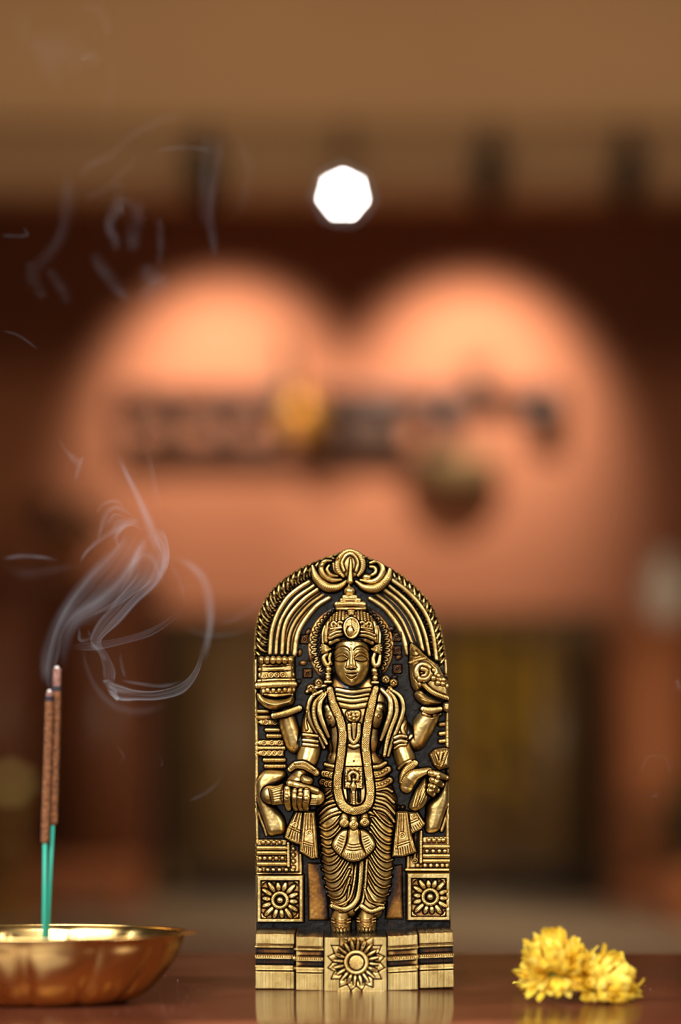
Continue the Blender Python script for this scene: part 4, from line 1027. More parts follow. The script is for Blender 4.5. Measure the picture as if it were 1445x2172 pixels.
def carve_pedestal(st=.7):
    R = Relief(536, 1974, 970, 2107, st)
    T, Dm, PL, G, B = R.tube, R.dome, R.poly, R.groove, R.bead
    R.H[:] = -400; R.L[:] = -1; R.names = ['pedestal_core']
    blocks = [((541, 1979), (626, 1980), (626, 2099), (540, 2098), 0.), ((627, 1984), (687, 1985), (687, 2101), (627, 2100), 14.),
              ((821, 1984), (887, 1980), (888, 2099), (821, 2101), 14.), ((888, 1979), (962, 1976), (965, 2095), (889, 2098), 0.)]
    for a, b, c, d, h in blocks:
        R.lab('pedestal_block')
        PL([a, b, c, d], 400+h, h=-400, bev=1.6, mode='max', smooth=False)
        xa, xb = a[0]-1, b[0]+1
        t = lambda y0, x: a[1]+(y0-1979)*(d[1]-a[1])/119. + (b[1]-a[1])*(x-xa)/(xb-xa)
        row = lambda y: [(xa, t(y, xa)), (xb, t(y, xb))]
        for y0, w_, dep in ((2018, 13, 13), (2042, 9, 13)):
            P_ = np.array(row(y0)); s2, X2, Y2 = R.win(xa, P_[:, 1].min()-w_-2, xb, P_[:, 1].max()+w_+2)
            yc = np.interp(X2, P_[:, 0], P_[:, 1]); dd = np.abs(Y2-yc)
            mm = (dd < w_) & (R.L[s2] == R.cur)
            R.H[s2][mm] -= (dep*np.clip((w_-dd)/2., 0, 1))[mm]
        G(row(2003), 1.5, 6); G(row(2059), 1.8, 6)
        m0 = R.L.copy()
        for y0, r_, rb in ((2008.5, 3.2, None), (2029, 5., (4.6, .7)), (2050, 3.4, None)):
            R.lab('moulding'); T(row(y0), r_, h=h-11, k=1.9, mode='max', rib=rb, moat=2)
        R.L[m0 < 0] = -1; R.H[m0 < 0] = -400
    R.lab('lotus_panel')
    PL([(687, 1985), (821, 1984), (822, 2102), (753, 2104), (686, 2102)], 428, h=-400, bev=2.2, mode='max', smooth=False)
    m0 = (R.L != R.cur)
    cx, cy = 756, 2039
    # engraved outer zigzag of petals
    n = 16
    for i in range(n):
        a = 2*math.pi*(i+.5)/n; ca, sa = math.cos(a), math.sin(a)
        rq = min(64, 60/max(abs(ca), abs(sa)))
        for da in (-1, 1):
            b = a+da*math.pi/n; cb, sb = math.cos(b), math.sin(b); rb = min(50, 54/max(abs(cb), abs(sb)))
            G([(cx+ca*rq, cy+sa*rq), (cx+cb*rb, cy+sb*rb)], 1.5, 6)
        G([(cx+math.cos(a+math.pi/n)*36, cy+math.sin(a+math.pi/n)*36), (cx+math.cos(a+math.pi/n)*49, cy+math.sin(a+math.pi/n)*49)], 1.6, 6)
    Dm(cx, cy, 47, 47, -7, q=.4)
    petal_ring(R, cx, cy, 20, 24, 49, 3.9, 8, 'petal', a0=.08, groove=False, moat=2.5)
    R.lab('lotus_ring'); T([(cx+22*math.cos(a), cy+22*math.sin(a)) for a in np.linspace(0, 2*np.pi, 21)[:-1]], 4.4, k=1.4, closed=True, rib=(4.2, .25, .8), moat=3, mode='max', h=24)
    R.lab('lotus_boss'); Dm(cx, cy, 15.5, 15.5, 6, h=26, mode='max', q=.35, moat=3)
    for i in range(46):
        rr = 13*math.sqrt((i+.5)/46); a = i*2.39996
        Dm(cx+rr*math.cos(a), cy+rr*math.sin(a), 1.5, 1.5, -2.2)
    R.L[m0 & (R.H < -100)] = -1
    rs = np.random.RandomState(9)
    sc_ = np.repeat(rs.randn(1, R.H.shape[1]), R.H.shape[0], 0)+.6*np.repeat(np.repeat(rs.randn(R.H.shape[0]//24+1, 1), 24, 0)[:R.H.shape[0]], R.H.shape[1], 1)*rs.randn(1, R.H.shape[1])
    R.H += sc_*.12+blur(rs.randn(*R.H.shape), 9)*1.5                      # file marks running up and down the faces
    return R
# ------------------------------------------------------------------ low lacquered table
def wood_lacquer():
    m, nt, b, out = nodes('red_brown_lacquer')
    tc = nt.nodes.new('ShaderNodeTexCoord'); mp = nt.nodes.new('ShaderNodeMapping'); nt.links.new(tc.outputs['Object'], mp.inputs[0]); mp.inputs['Scale'].default_value = (2, 14, 14)
    nz = add(nt, 'ShaderNodeTexNoise', Scale=9, Detail=7, Roughness=.6, Distortion=.4); nt.links.new(mp.outputs[0], nz.inputs['Vector'])
    r = ramp(nt, nz.outputs['Fac'], [(.3, (.085, .020, .010)), (.55, (.155, .042, .019)), (.75, (.19, .055, .026))]); nt.links.new(r.outputs[0], b.inputs['Base Color'])
    n2 = add(nt, 'ShaderNodeTexNoise', Scale=160, Detail=5); nt.links.new(tc.outputs['Object'], n2.inputs['Vector'])
    n3 = add(nt, 'ShaderNodeTexNoise', Scale=22, Detail=3); nt.links.new(tc.outputs['Object'], n3.inputs['Vector'])
    r2 = ramp(nt, n3.outputs['Fac'], [(.3, (.13,)*3), (.7, (.22,)*3)]); nt.links.new(r2.outputs[0], b.inputs['Roughness'])
    bp = add(nt, 'ShaderNodeBump', Strength=.05, Distance=.0006); nt.links.new(n2.outputs['Fac'], bp.inputs['Height']); nt.links.new(bp.outputs[0], b.inputs['Normal'])
    b.inputs['Specular IOR Level'].default_value = .5
    return m
M['lacquer'] = wood_lacquer()
e = tag(empty('low_table', (0, 0, Z_FLOOR)), 'dark red-brown lacquered low table carrying the idol', 'table')
hT = -Z_FLOOR
auto_smooth(MB().box(-.62, .62, -.36, .134, hT-.028, hT, .003).build('tabletop', M['lacquer'], e))
MB().box(-.57, .57, -.32, -.30, hT-.09, hT-.028).box(-.57, .57, .08, .10, hT-.09, hT-.028).box(-.57, -.55, -.30, .08, hT-.09, hT-.028).box(.55, .57, -.30, .08, hT-.09, hT-.028).build('apron', M['lacquer'], e, smooth=False)
for x in (-.55, .55):
    for y in (-.29, .07): MB().box(x-.03, x+.03, y-.03, y+.03, 0, hT-.09, .004).build('leg', M['lacquer'], e)
# ash and dust specks lying on the lacquer
random.seed(11); mb = MB()
def speck(x, y, r):
    n = len(mb.v); h = r*random.uniform(.25, .45)
    v = [(x+r*math.cos(a+.3)*random.uniform(.6, 1), y+r*math.sin(a+.3)*random.uniform(.6, 1), .00002) for a in (0, 1.57, 3.14, 4.71)]+[(x, y, h)]
    mb.add(v, [(0, 1, 4), (1, 2, 4), (2, 3, 4), (3, 0, 4)])
for i in range(230):
    t = random.random()
    if t < .45: p = on_table(random.gauss(370, 60), random.gauss(2115, 22))
    elif t < .6: p = on_table(random.gauss(150, 110), random.gauss(2150, 10))
    elif t < .78: p = on_table(random.gauss(1330, 60), random.gauss(2085, 18))
    else: p = on_table(random.uniform(0, 1445), random.uniform(2050, 2172))
    if p.y > .1 or (math.hypot(p.x+.0924, (p.y+.055)/.7) < .033): continue
    if abs(p.x-.004) < .036 and -.035 < p.y < .02: continue
    speck(p.x, p.y, random.choice((.00008, .0001, .00012, .00012, .00018, .00026)))
tag(mb.build('ash_specks', basic('ash_grey', (.38, .24, .19), (.55, .42, .36), 200, .9), smooth=False), 'fine pale ash and dust specks scattered over the lacquered tabletop', 'ash', kind='stuff')

# ------------------------------------------------------------------ fluted brass bowl
def bowl_brass():
    m, nt, b, out = nodes('polished_brass_sheet')
    tc = nt.nodes.new('ShaderNodeTexCoord')
    nz = add(nt, 'ShaderNodeTexNoise', Scale=70, Detail=5, Roughness=.6); nt.links.new(tc.outputs['Object'], nz.inputs['Vector'])
    r = ramp(nt, nz.outputs['Fac'], [(.3, (.55, .31, .10)), (.5, (.68, .45, .16)), (.72, (.76, .56, .22))]); nt.links.new(r.outputs[0], b.inputs['Base Color'])
    r2 = ramp(nt, nz.outputs['Fac'], [(.3, (.30,)*3), (.7, (.17,)*3)]); nt.links.new(r2.outputs[0], b.inputs['Roughness'])
    b.inputs['Metallic'].default_value = 1
    n2 = add(nt, 'ShaderNodeTexNoise', Scale=120, Detail=2); nt.links.new(tc.outputs['Object'], n2.inputs['Vector'])
    bp = add(nt, 'ShaderNodeBump', Strength=.12, Distance=.001); nt.links.new(n2.outputs['Fac'], bp.inputs['Height']); nt.links.new(bp.outputs[0], b.inputs['Normal'])
    return m
M['bowl'] = bowl_brass()
BC = Vector((-.0924, -.055, 0))
bowl = tag(empty('brass_bowl', BC), 'shallow oval fluted brass bowl holding the incense sticks', 'bowl')
bowl.scale = (1, .70, 1)
NL = 12
def lobes(amp): return lambda a, i: 1-amp[i]*(1-abs(math.sin(a*NL/2+.4)))**2.0
out_p = [(.0010, .0016), (.020, .0012), (.0235, .0), (.0262, .0003), (.0312, .0022), (.0362, .0068), (.0402, .0120), (.0424, .0162), (.0432, .0190), (.0445, .0212)]
amp = [0, .01, .07, .075, .07, .06, .045, .03, .018, .004]
in_p = [(.0447, .0215), (.0430, .0198), (.0418, .0164), (.0396, .0122), (.0354, .0072), (.0306, .0032), (.0255, .0018), (.018, .0018), (.001, .0018)]
amp2 = [.004, .014, .025, .04, .05, .055, .05, .02, 0]
def fine(prof, am, k=4):
    P = catmull([(a, b, c) for (a, b), c in zip(prof, am)], 1e-9) if False else None
    pr = np.array(prof); aa = np.array(am); t = np.arange(len(pr)); tt = np.linspace(0, len(pr)-1, (len(pr)-1)*k+1)
    def cr(y):
        out = []
        for q in tt:
            i = min(int(q), len(y)-2); f = q-i
            p0, p1, p2, p3 = y[max(i-1, 0)], y[i], y[i+1], y[min(i+2, len(y)-1)]
            out.append(.5*((2*p1)+(-p0+p2)*f+(2*p0-5*p1+4*p2-p3)*f*f+(-p0+3*p1-3*p2+p3)*f**3))
        return np.array(out)
    return list(zip(cr(pr[:, 0]), cr(pr[:, 1]))), list(cr(aa))
po, ao = fine(out_p, amp); pi_, ai = fine(in_p, amp2)
MB().lathe(po+pi_, 192, mod=lobes(ao+ai), cap=False).build('basin', M['bowl'], bowl)
MB().ring((0, 0, .02135), .0446, .00040, 'z', 160, 8).build('rim_bead', M['bowl'], bowl)
# little pointed lip on the rim
lip = [(.0438, -.006, .0215), (.0438, .006, .0215), (.0482, 0, .0217), (.0438, -.006, .0206), (.0438, .006, .0206), (.0480, 0, .0213)]
MB().add(lip, [(0, 2, 1), (3, 4, 5), (0, 3, 5, 2), (1, 2, 5, 4), (0, 1, 4, 3)]).build('pointed_lip', M['bowl'], bowl, smooth=False)
# stick holder plate with a small upright tab
MB().lathe([(.0105, .0018), (.0105, .0034), (.009, .0042), (.003, .0044)], 28).build('stick_holder', M['bowl'], bowl)
MB().box(-.0115, -.0075, -.010, -.008, .002, .0212, .0005).build('holder_tab', M['bowl'], bowl)

# ------------------------------------------------------------------ incense sticks
M['green_stick'] = basic('dyed_green_bamboo', (.012, .30, .20), (.03, .42, .29), 300, .55, stretch=(1, 1, .05))
M['masala'] = basic('incense_paste', (.08, .030, .012), (.30, .11, .035), 900, .95, bump=.8, detail=6)
M['char'] = basic('charred_paste', (.012, .008, .012), (.03, .02, .03), 500, .9)
M['ash'] = basic('pink_ash', (.17, .065, .045), (.36, .19, .15), 700, .95, bump=.6)
M['white_ash'] = basic('white_ash', (.7, .62, .58), (.85, .8, .76), 800, .95)
random.seed(5)
YB = BC.y
def stick(label, base, c0, c1, ash_top, rg, rc, y, cl):
    def P_(q): v = at(q[0], q[1], y); return v
    b0 = P_(base); e = tag(empty('incense_stick', b0), label, 'incense stick', 'incense sticks in the bowl')
    d = lambda q: P_(q)-b0
    dirv = (P_(c1)-b0).normalized()
    low = dirv*(-(b0.z-.0040)/dirv.z)
    MB().tube([low, d(c0)*.5, d(c0)+dirv*.003], rg, 10).build('bamboo_core', M['green_stick'], e)
    def rough(p0, p1, n, r, mat, name, jit=.16, taper0=False, k=16):
        pts = [p0.lerp(p1, i/n) for i in range(n+1)]
        rr = [r*(min(1, .35+i*.22) if taper0 else 1)*random.uniform(.95, 1.05) for i in range(n+1)]
        J = np.random.RandomState(int(r*1e7) % 1000+n).rand(n+1, k)*jit+1-jit/2
        return MB().tube(pts, rr, k, jit=lambda i, kk: J[i, kk]).build(name, mat, e)
    rough(d(c0), d(c1), 110, rc, M['masala'], 'incense_coating', taper0=True)
    p1 = d(c1); rough(p1-dirv*.0002, p1+dirv*.0016, 5, rc*.97, M['char'], 'charred_ring')
    at_ = d(ash_top); rough(p1+dirv*.0014, at_, 20, rc*.82, M['ash'], 'ash_tip', .2)
    rough(at_-dirv*.0004, at_+dirv*.0007+Vector((-.0003, 0, 0)), 4, rc*.42, M['white_ash'], 'ash_flake', .4)
    return e, at_+b0
st1, tip1 = stick('taller incense stick with the longer ash tip', (99, 1990), (111.5, 1752), (120, 1466), (122, 1418), .00072, .00150, YB-.001, 0)
st2, tip2 = stick('shorter incense stick, its burnt tip lower', (94, 1992), (95, 1792), (104.5, 1487), (106, 1468), .00066, .00126, YB-.0035, 1)

# ------------------------------------------------------------------ yellow flower heads
M['petal'] = None
m, nt, b, out = nodes('yellow_petal')
tc = nt.nodes.new('ShaderNodeTexCoord'); nz = add(nt, 'ShaderNodeTexNoise', Scale=160, Detail=3); nt.links.new(tc.outputs['Object'], nz.inputs['Vector'])
oi = nt.nodes.new('ShaderNodeObjectInfo'); mx = nt.nodes.new('ShaderNodeMix'); mx.data_type = 'RGBA'
r = ramp(nt, nz.outputs['Fac'], [(.3, (.88, .60, .03)), (.7, (.95, .74, .09))]); r2 = ramp(nt, oi.outputs['Random'], [(.1, (.88, .55, .02)), (.55, (.93, .72, .07)), (.95, (.97, .83, .20))])
nt.links.new(r.outputs[0], mx.inputs[6]); nt.links.new(r2.outputs[0], mx.inputs[7]); mx.inputs[0].default_value = .55
nt.links.new(mx.outputs[2], b.inputs['Base Color']); b.inputs['Roughness'].default_value = .55
tr_ = nt.nodes.new('ShaderNodeBsdfTranslucent'); nt.links.new(mx.outputs[2], tr_.inputs[0]); ms = nt.nodes.new('ShaderNodeMixShader'); ms.inputs[0].default_value = .35
nt.links.new(b.outputs[0], ms.inputs[1]); nt.links.new(tr_.outputs[0], ms.inputs[2]); nt.links.new(ms.outputs[0], out.inputs[0])
M['petal'] = m
M['calyx'] = basic('calyx_green', (.16, .20, .03), (.28, .30, .05), 200, .6)
def petal_mesh(L, W, curl, fold, tip):
    nu, nv = 5, 9; v = []; f = []
    for j in range(nv):
        t = j/(nv-1); w = W*(.35+.65*math.sin(min(1, t*1.25)*math.pi/2))*(1 if t < .85 else 1-((t-.85)/.15)**2*tip)
        ang = curl*t*t; yy = L*t*math.cos(ang*.6); zz = L*t*math.sin(ang*.6)
        for i in range(nu):
            s_ = 2*i/(nu-1)-1
            v.append((s_*w, yy-.25*W*s_*s_*(t > .9), zz+fold*w*s_*s_))
    for j in range(nv-1):
        for i in range(nu-1): f.append((j*nu+i, j*nu+i+1, (j+1)*nu+i+1, (j+1)*nu+i))
    return v, f
pet_src = []
def petal_obj(k, parent):
    while len(pet_src) <= k:
        i = len(pet_src); prm = [(.0085, .0013, .9, .7, .6), (.0075, .0015, .5, .9, .5), (.0065, .0014, 1.3, .8, .7), (.0092, .0012, .2, .6, .6), (.0070, .0016, -.15, .5, .5), (.0048, .0012, 1.6, .9, .6)][i]
        v, f = petal_mesh(*prm); me = bpy.data.meshes.new('petal'); me.from_pydata(v, [], f); me.polygons.foreach_set('use_smooth', [True]*len(me.polygons)); me.materials.append(M['petal'])
        pet_src.append(me)
    o = bpy.data.objects.new('petal', pet_src[k]); COL.objects.link(o); o.parent = parent
    md = None
    return o
def flower(loc, axis, scale, n, squash, label, seed):
    rnd = random.Random(seed)
    e = tag(empty('yellow_flower', loc), label, 'flower', 'yellow flower heads')
    q = Vector(axis).normalized().to_track_quat('Z', 'Y').to_matrix()
    MB().lathe([(.0012, -.003), (.0035, -.0022), (.0042, -.0005), (.003, .001)], 14).build('calyx', M['calyx'], e).matrix_local = q.to_4x4()@Matrix.Scale(scale, 4)
    for i in range(n):
        t = (i+.5)/n
        th = math.acos(1-t*1.45)                       # from the crown of the head to below the equator
        a = i*2.39996+rnd.uniform(-.25, .25); th += rnd.uniform(-.12, .12)
        d = Vector((math.sin(th)*math.cos(a), math.sin(th)*math.sin(a), math.cos(th)))
        side = d.cross(Vector((0, 0, 1)));  side.normalize(); up = side.cross(d)
        Mx = Matrix((( side.x, d.x, up.x), (side.y, d.y, up.y), (side.z, d.z, up.z)))
        Mx = q @ Mx @ Matrix.Rotation(rnd.uniform(-.35, .35), 3, 'Y') @ Matrix.Rotation(rnd.uniform(-.3, .25), 3, 'X')
        k = 5 if t < .12 else rnd.choice((0, 1, 2, 3, 4, 1, 0) if t < .75 else (0, 3, 1, 4))
        o = petal_obj(k, e)
        s_ = scale*rnd.uniform(.85, 1.12)*(1 if t > .12 else .9)
        base = q @ (d*.0035*scale)
        L = Vector(loc)+base
        mat = Mx.to_4x4() @ Matrix.Scale(s_, 4)
        # petals bend where they meet the table
        tipz = (Mx @ Vector((0, pet_src[k].vertices[-3].co.y*s_, pet_src[k].vertices[-3].co.z*s_))).z+L.z
        if tipz < .0012:
            need = (.0012-tipz)/(pet_src[k].vertices[-3].co.y*s_)
            rotax = Vector((Mx.col[1].y, -Mx.col[1].x, 0))
            if rotax.length > .01: mat = (Matrix.Rotation(min(1.4, math.asin(min(1, need))*1.15), 4, rotax.normalized()) @ Mx.to_4x4()) @ Matrix.Scale(s_, 4)
        o.matrix_local = Matrix.Translation(base+Vector((0, 0, 0))) @ mat
    return e
pA = at(1178, 2054, -.055); pB = at(1276, 2096, -.053)
flower(pA, (-.15, -.30, .9), 1.04, 190, 1, 'upright yellow flower head, the higher one nearer the idol', 21)
flower(pB, (.62, -.30, .6), 1.08, 190, 1, 'lower yellow flower head leaning to the right, petals sprawling', 37)
# fallen petals and a leaf tip at the foot of the flowers
for (px, py), k, az, tl in (((1122, 2100), 4, 1.7, .25), ((1135, 2118), 4, 2.6, .1), ((1165, 2122), 1, -2.2, .05), ((1325, 2120), 4, -1.9, .1)):
    p = on_table(px, py)
    o = petal_obj(k, None); o.name = 'fallen_petal'; o.location = p+Vector((0, 0, .0012)); o.rotation_euler = (tl, 0, az); o.scale = (1.2, .8, .8)
    tag(o, {1122: 'loose yellow petal farthest out on the side of the idol', 1135: 'loose yellow petal just under the higher flower head', 1165: 'loose yellow petal lying in front of the higher flower head',
            1325: 'loose yellow petal under the sprawling lower flower head'}[px], 'petal', 'loose petals on the table')
# ------------------------------------------------------------------ brass idol: meshes
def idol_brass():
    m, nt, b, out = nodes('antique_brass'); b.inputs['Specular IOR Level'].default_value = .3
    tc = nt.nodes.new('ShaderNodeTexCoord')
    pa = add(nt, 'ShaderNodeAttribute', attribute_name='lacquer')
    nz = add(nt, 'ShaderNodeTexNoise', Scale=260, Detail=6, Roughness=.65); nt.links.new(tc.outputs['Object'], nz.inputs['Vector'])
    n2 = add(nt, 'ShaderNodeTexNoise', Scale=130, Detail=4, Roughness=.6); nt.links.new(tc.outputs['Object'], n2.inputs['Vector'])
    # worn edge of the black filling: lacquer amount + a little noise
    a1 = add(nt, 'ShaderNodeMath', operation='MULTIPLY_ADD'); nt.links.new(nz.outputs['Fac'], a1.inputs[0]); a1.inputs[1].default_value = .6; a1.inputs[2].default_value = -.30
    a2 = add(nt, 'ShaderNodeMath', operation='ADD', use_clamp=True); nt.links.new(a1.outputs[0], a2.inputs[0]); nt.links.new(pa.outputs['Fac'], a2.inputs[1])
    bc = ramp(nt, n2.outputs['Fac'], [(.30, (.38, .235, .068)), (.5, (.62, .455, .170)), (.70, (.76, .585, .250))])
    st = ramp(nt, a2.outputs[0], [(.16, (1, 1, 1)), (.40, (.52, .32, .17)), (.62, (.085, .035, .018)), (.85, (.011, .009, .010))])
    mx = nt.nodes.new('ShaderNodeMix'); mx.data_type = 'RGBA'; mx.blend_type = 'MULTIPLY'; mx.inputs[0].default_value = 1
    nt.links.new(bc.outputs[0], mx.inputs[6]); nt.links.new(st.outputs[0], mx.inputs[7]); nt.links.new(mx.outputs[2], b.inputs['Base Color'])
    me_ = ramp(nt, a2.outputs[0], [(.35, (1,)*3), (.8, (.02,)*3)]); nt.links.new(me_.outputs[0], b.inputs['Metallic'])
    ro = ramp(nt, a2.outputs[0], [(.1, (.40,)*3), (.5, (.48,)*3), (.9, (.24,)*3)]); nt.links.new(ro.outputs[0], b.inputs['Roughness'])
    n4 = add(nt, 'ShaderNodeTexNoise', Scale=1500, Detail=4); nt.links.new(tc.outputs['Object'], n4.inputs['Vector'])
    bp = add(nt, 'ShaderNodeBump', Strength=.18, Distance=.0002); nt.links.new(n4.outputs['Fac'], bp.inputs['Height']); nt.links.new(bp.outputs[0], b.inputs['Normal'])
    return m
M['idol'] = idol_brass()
U = .82/FPX                                            # metres per relief unit
Y_GROUND = .010                                        # world depth of the slab's ground
CX = 750
idol = tag(empty('brass_idol', (at(CX, 2090, 0).x, 0, 0)), 'brass relief idol of a crowned four-armed standing figure on a stepped base', 'idol')
IO = Vector(idol.location)
FIGURE_SUB = {'foot', 'toe', 'hip_fold', 'drape_fold', 'center_pleat', 'sash_end', 'sash_knot', 'belt', 'buckle', 'loin_ornament', 'bud', 'scarf_band', 'shoulder_edge', 'armlet', 'necklace', 'pendant',
              'garland', 'hair_curl', 'head', 'ear', 'earring', 'crown', 'crown_band', 'braid', 'crown_scroll', 'ear_flare', 'crown_jewel', 'finial', 'hand', 'bracelet', 'finger'}
SUBS = {'flame': 'flame_border', 'halo_curl': 'halo', 'petal': 'flower_panel', 'flower_ring': 'flower_panel', 'flower_boss': 'flower_panel', 'lotus_petal': 'discus', 'discus_ring': 'discus',
        'conch_spiral': 'conch', 'conch_bead': 'conch', 'conch_rope': 'conch', 'moulding': 'pedestal_block', 'lotus_ring': 'lotus_panel', 'lotus_boss': 'lotus_panel', 'crest_drop': 'crest_loop'}
PART_LABEL = {'figure': 'four-armed standing body', 'garland': 'cross-hatched garland hanging to the knees', 'crown': 'tall jewelled crown', 'conch': 'conch shell with a spiral', 'discus': 'stacked disc emblem with lotus rim',
              'scroll': 'short ribbed club held in the fist', 'mace': 'leaf-shaped bud held downward', 'back_slab': 'black-filled ground of the slab', 'lotus_panel': 'square panel with a large lotus'}

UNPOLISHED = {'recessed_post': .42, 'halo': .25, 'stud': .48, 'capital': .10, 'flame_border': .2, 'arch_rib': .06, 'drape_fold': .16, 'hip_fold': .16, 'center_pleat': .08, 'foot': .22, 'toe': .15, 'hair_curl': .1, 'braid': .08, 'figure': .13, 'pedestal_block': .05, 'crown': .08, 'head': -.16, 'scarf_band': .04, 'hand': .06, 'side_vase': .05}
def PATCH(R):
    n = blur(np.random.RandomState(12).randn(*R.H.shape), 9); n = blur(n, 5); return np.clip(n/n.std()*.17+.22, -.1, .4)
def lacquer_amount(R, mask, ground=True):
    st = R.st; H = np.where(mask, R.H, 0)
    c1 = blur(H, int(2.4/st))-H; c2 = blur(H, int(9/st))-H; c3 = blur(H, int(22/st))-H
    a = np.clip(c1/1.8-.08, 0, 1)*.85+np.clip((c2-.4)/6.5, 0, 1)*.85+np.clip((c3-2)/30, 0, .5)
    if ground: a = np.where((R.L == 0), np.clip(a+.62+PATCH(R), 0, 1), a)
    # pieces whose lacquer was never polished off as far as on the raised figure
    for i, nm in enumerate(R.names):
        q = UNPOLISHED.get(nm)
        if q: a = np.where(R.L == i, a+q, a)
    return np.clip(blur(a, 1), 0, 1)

def build_parts(R, keep, lac, plane_y, y_of, back, z_shift=0., bottom_clip=None):
    """one mesh per label; faces are the grid cells of that label, with side walls going back to the slab"""
    ny, nx = R.H.shape
    # positions on the vertical plane (an exact homography of the measured plane)
    e = [np.array(at(px, py, plane_y)) for px, py in ((R.X[0], R.Y[0]), (R.X[-1], R.Y[0]))]
    PX, PY = np.meshgrid(R.X, R.Y)
    vx = (PX-722.5)/FPX; vz = -(PY-1086)/FPX
    cp, sp = math.cos(PITCH), math.sin(PITCH)
    dy = cp-sp*vz; dz = sp+cp*vz
    t = (plane_y-CAM_Y)/dy
    WX = vx*t-IO.x; WZ = CAM_H+dz*t+z_shift
    if bottom_clip is not None: WZ = np.maximum(WZ, bottom_clip)
    WYY = y_of(R.H)-IO.y
    Lc = np.maximum.reduce([R.L[:-1, :-1], R.L[1:, :-1], R.L[:-1, 1:], R.L[1:, 1:]])
    # cell owner: label of the highest corner
    st = np.stack([R.H[:-1, :-1], R.H[1:, :-1], R.H[:-1, 1:], R.H[1:, 1:]]); lb = np.stack([R.L[:-1, :-1], R.L[1:, :-1], R.L[:-1, 1:], R.L[1:, 1:]])
    own = np.take_along_axis(lb, st.argmax(0)[None], 0)[0]
    kc = keep[:-1, :-1] & keep[1:, :-1] & keep[:-1, 1:] & keep[1:, 1:]
    own = np.where(kc, own, -1)
    idx = np.arange(ny*nx).reshape(ny, nx)
    flat = own.ravel(); order = np.argsort(flat, kind='stable'); fs = flat[order]
    objs = {}
    labels, starts = np.unique(fs, return_index=True); ends = np.append(starts[1:], len(fs))
    made = []
    for lbv, s0, s1 in zip(labels, starts, ends):
        if lbv < 0: continue
        cells = order[s0:s1]; cj, ci = cells//(nx-1), cells % (nx-1)
        q = np.stack([idx[cj, ci], idx[cj+1, ci], idx[cj+1, ci+1], idx[cj, ci+1]], 1)
        if len(q) < 6: continue
        # side walls
        ed = np.concatenate([q[:, [0, 1]], q[:, [1, 2]], q[:, [2, 3]], q[:, [3, 0]]])
        key = np.sort(ed, 1); ky = key[:, 0].astype(np.int64)*ny*nx+key[:, 1]
        uq, inv, cnt = np.unique(ky, return_inverse=True, return_counts=True)
        bd = ed[cnt[inv.ravel()] == 1]
        used, iv = np.unique(q, return_inverse=True); qv = iv.reshape(q.shape)
        bu, biv = np.unique(bd, return_inverse=True); biv = biv.reshape(bd.shape)
        lo = np.searchsorted(used, bu); nb = len(used)
        X, Y_, Z = WX.ravel()[used], WYY.ravel()[used], WZ.ravel()[used]
        co = np.stack([X, Y_, Z], 1)
        cb = co[lo].copy(); cb[:, 1] = back-IO.y
        co = np.vstack([co, cb]); la = lac.ravel()[used]; la = np.concatenate([la, la[lo]])
        wall = np.stack([np.searchsorted(used, bd[:, 1]), np.searchsorted(used, bd[:, 0]), nb+biv[:, 0], nb+biv[:, 1]], 1)
        fc = np.vstack([qv, wall]).astype(np.int32)
        name = R.names[lbv]
        me = bpy.data.meshes.new(name); me.vertices.add(len(co)); me.vertices.foreach_set('co', co.ravel().astype(np.float32))
        me.loops.add(fc.size); me.loops.foreach_set('vertex_index', fc.ravel()); me.polygons.add(len(fc))
        me.polygons.foreach_set('loop_start', np.arange(0, fc.size, 4, dtype=np.int32)); me.polygons.foreach_set('loop_total', np.full(len(fc), 4, np.int32))
        sm = np.ones(len(fc), bool); sm[len(qv):] = False; me.polygons.foreach_set('use_smooth', sm)
        me.update(calc_edges=True); me.materials.append(M['idol'])
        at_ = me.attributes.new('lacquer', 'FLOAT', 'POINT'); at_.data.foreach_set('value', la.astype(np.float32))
        o = bpy.data.objects.new(name, me); COL.objects.link(o)
        made.append((lbv, name, o, co[:nb].mean(0)))
    return made

def hang(made):
    """parent parts under the idol, sub-parts under the nearest part they belong to"""
    parts = {}
    for lbv, name, o, c in made: parts.setdefault(name, []).append((o, c, lbv))
    for lbv, name, o, c in made:
        par = 'figure' if name in FIGURE_SUB else SUBS.get(name)
        if name == 'petal' and 'lotus_panel' in parts: par = 'lotus_panel'
        if par and par in parts:
            o.parent = min(parts[par], key=lambda k: float(np.hypot(k[1][0]-c[0], k[1][2]-c[2])))[0]
        else: o.parent = idol
        if name in PART_LABEL: o['label'] = PART_LABEL[name]

R1, inside, dout = carve_idol(.7)
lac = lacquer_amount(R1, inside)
BACK = Y_GROUND+.007
# the ground keeps its rim: round the slab's outer edge over
R1.H = R1.H-np.where(inside, 6*np.clip(1-dout/3.0, 0, 1)**2, 0)
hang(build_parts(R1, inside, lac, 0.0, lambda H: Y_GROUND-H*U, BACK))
# slab back plate
O_ = catmull(OUTLINE, 4.); pts = [at(a, b_, 0.0)-IO for a, b_ in O_]; n = len(pts)
mesh_obj('slab_back', [(p.x, Y_GROUND+.001, p.z) for p in pts]+[(p.x, BACK, p.z) for p in pts], [tuple(range(n))[::-1], tuple(range(n, 2*n))]+[(i, (i+1) % n, n+(i+1) % n, n+i) for i in range(n)], M['idol'], idol, smooth=False)
R2 = carve_pedestal(.7)
keep = R2.L >= 0
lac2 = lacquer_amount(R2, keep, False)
Y_PED = -.0165                                         # front of the outer pedestal blocks
hang(build_parts(R2, keep, lac2, Y_PED, lambda H: Y_PED-H*U, BACK+.002, bottom_clip=0.0))
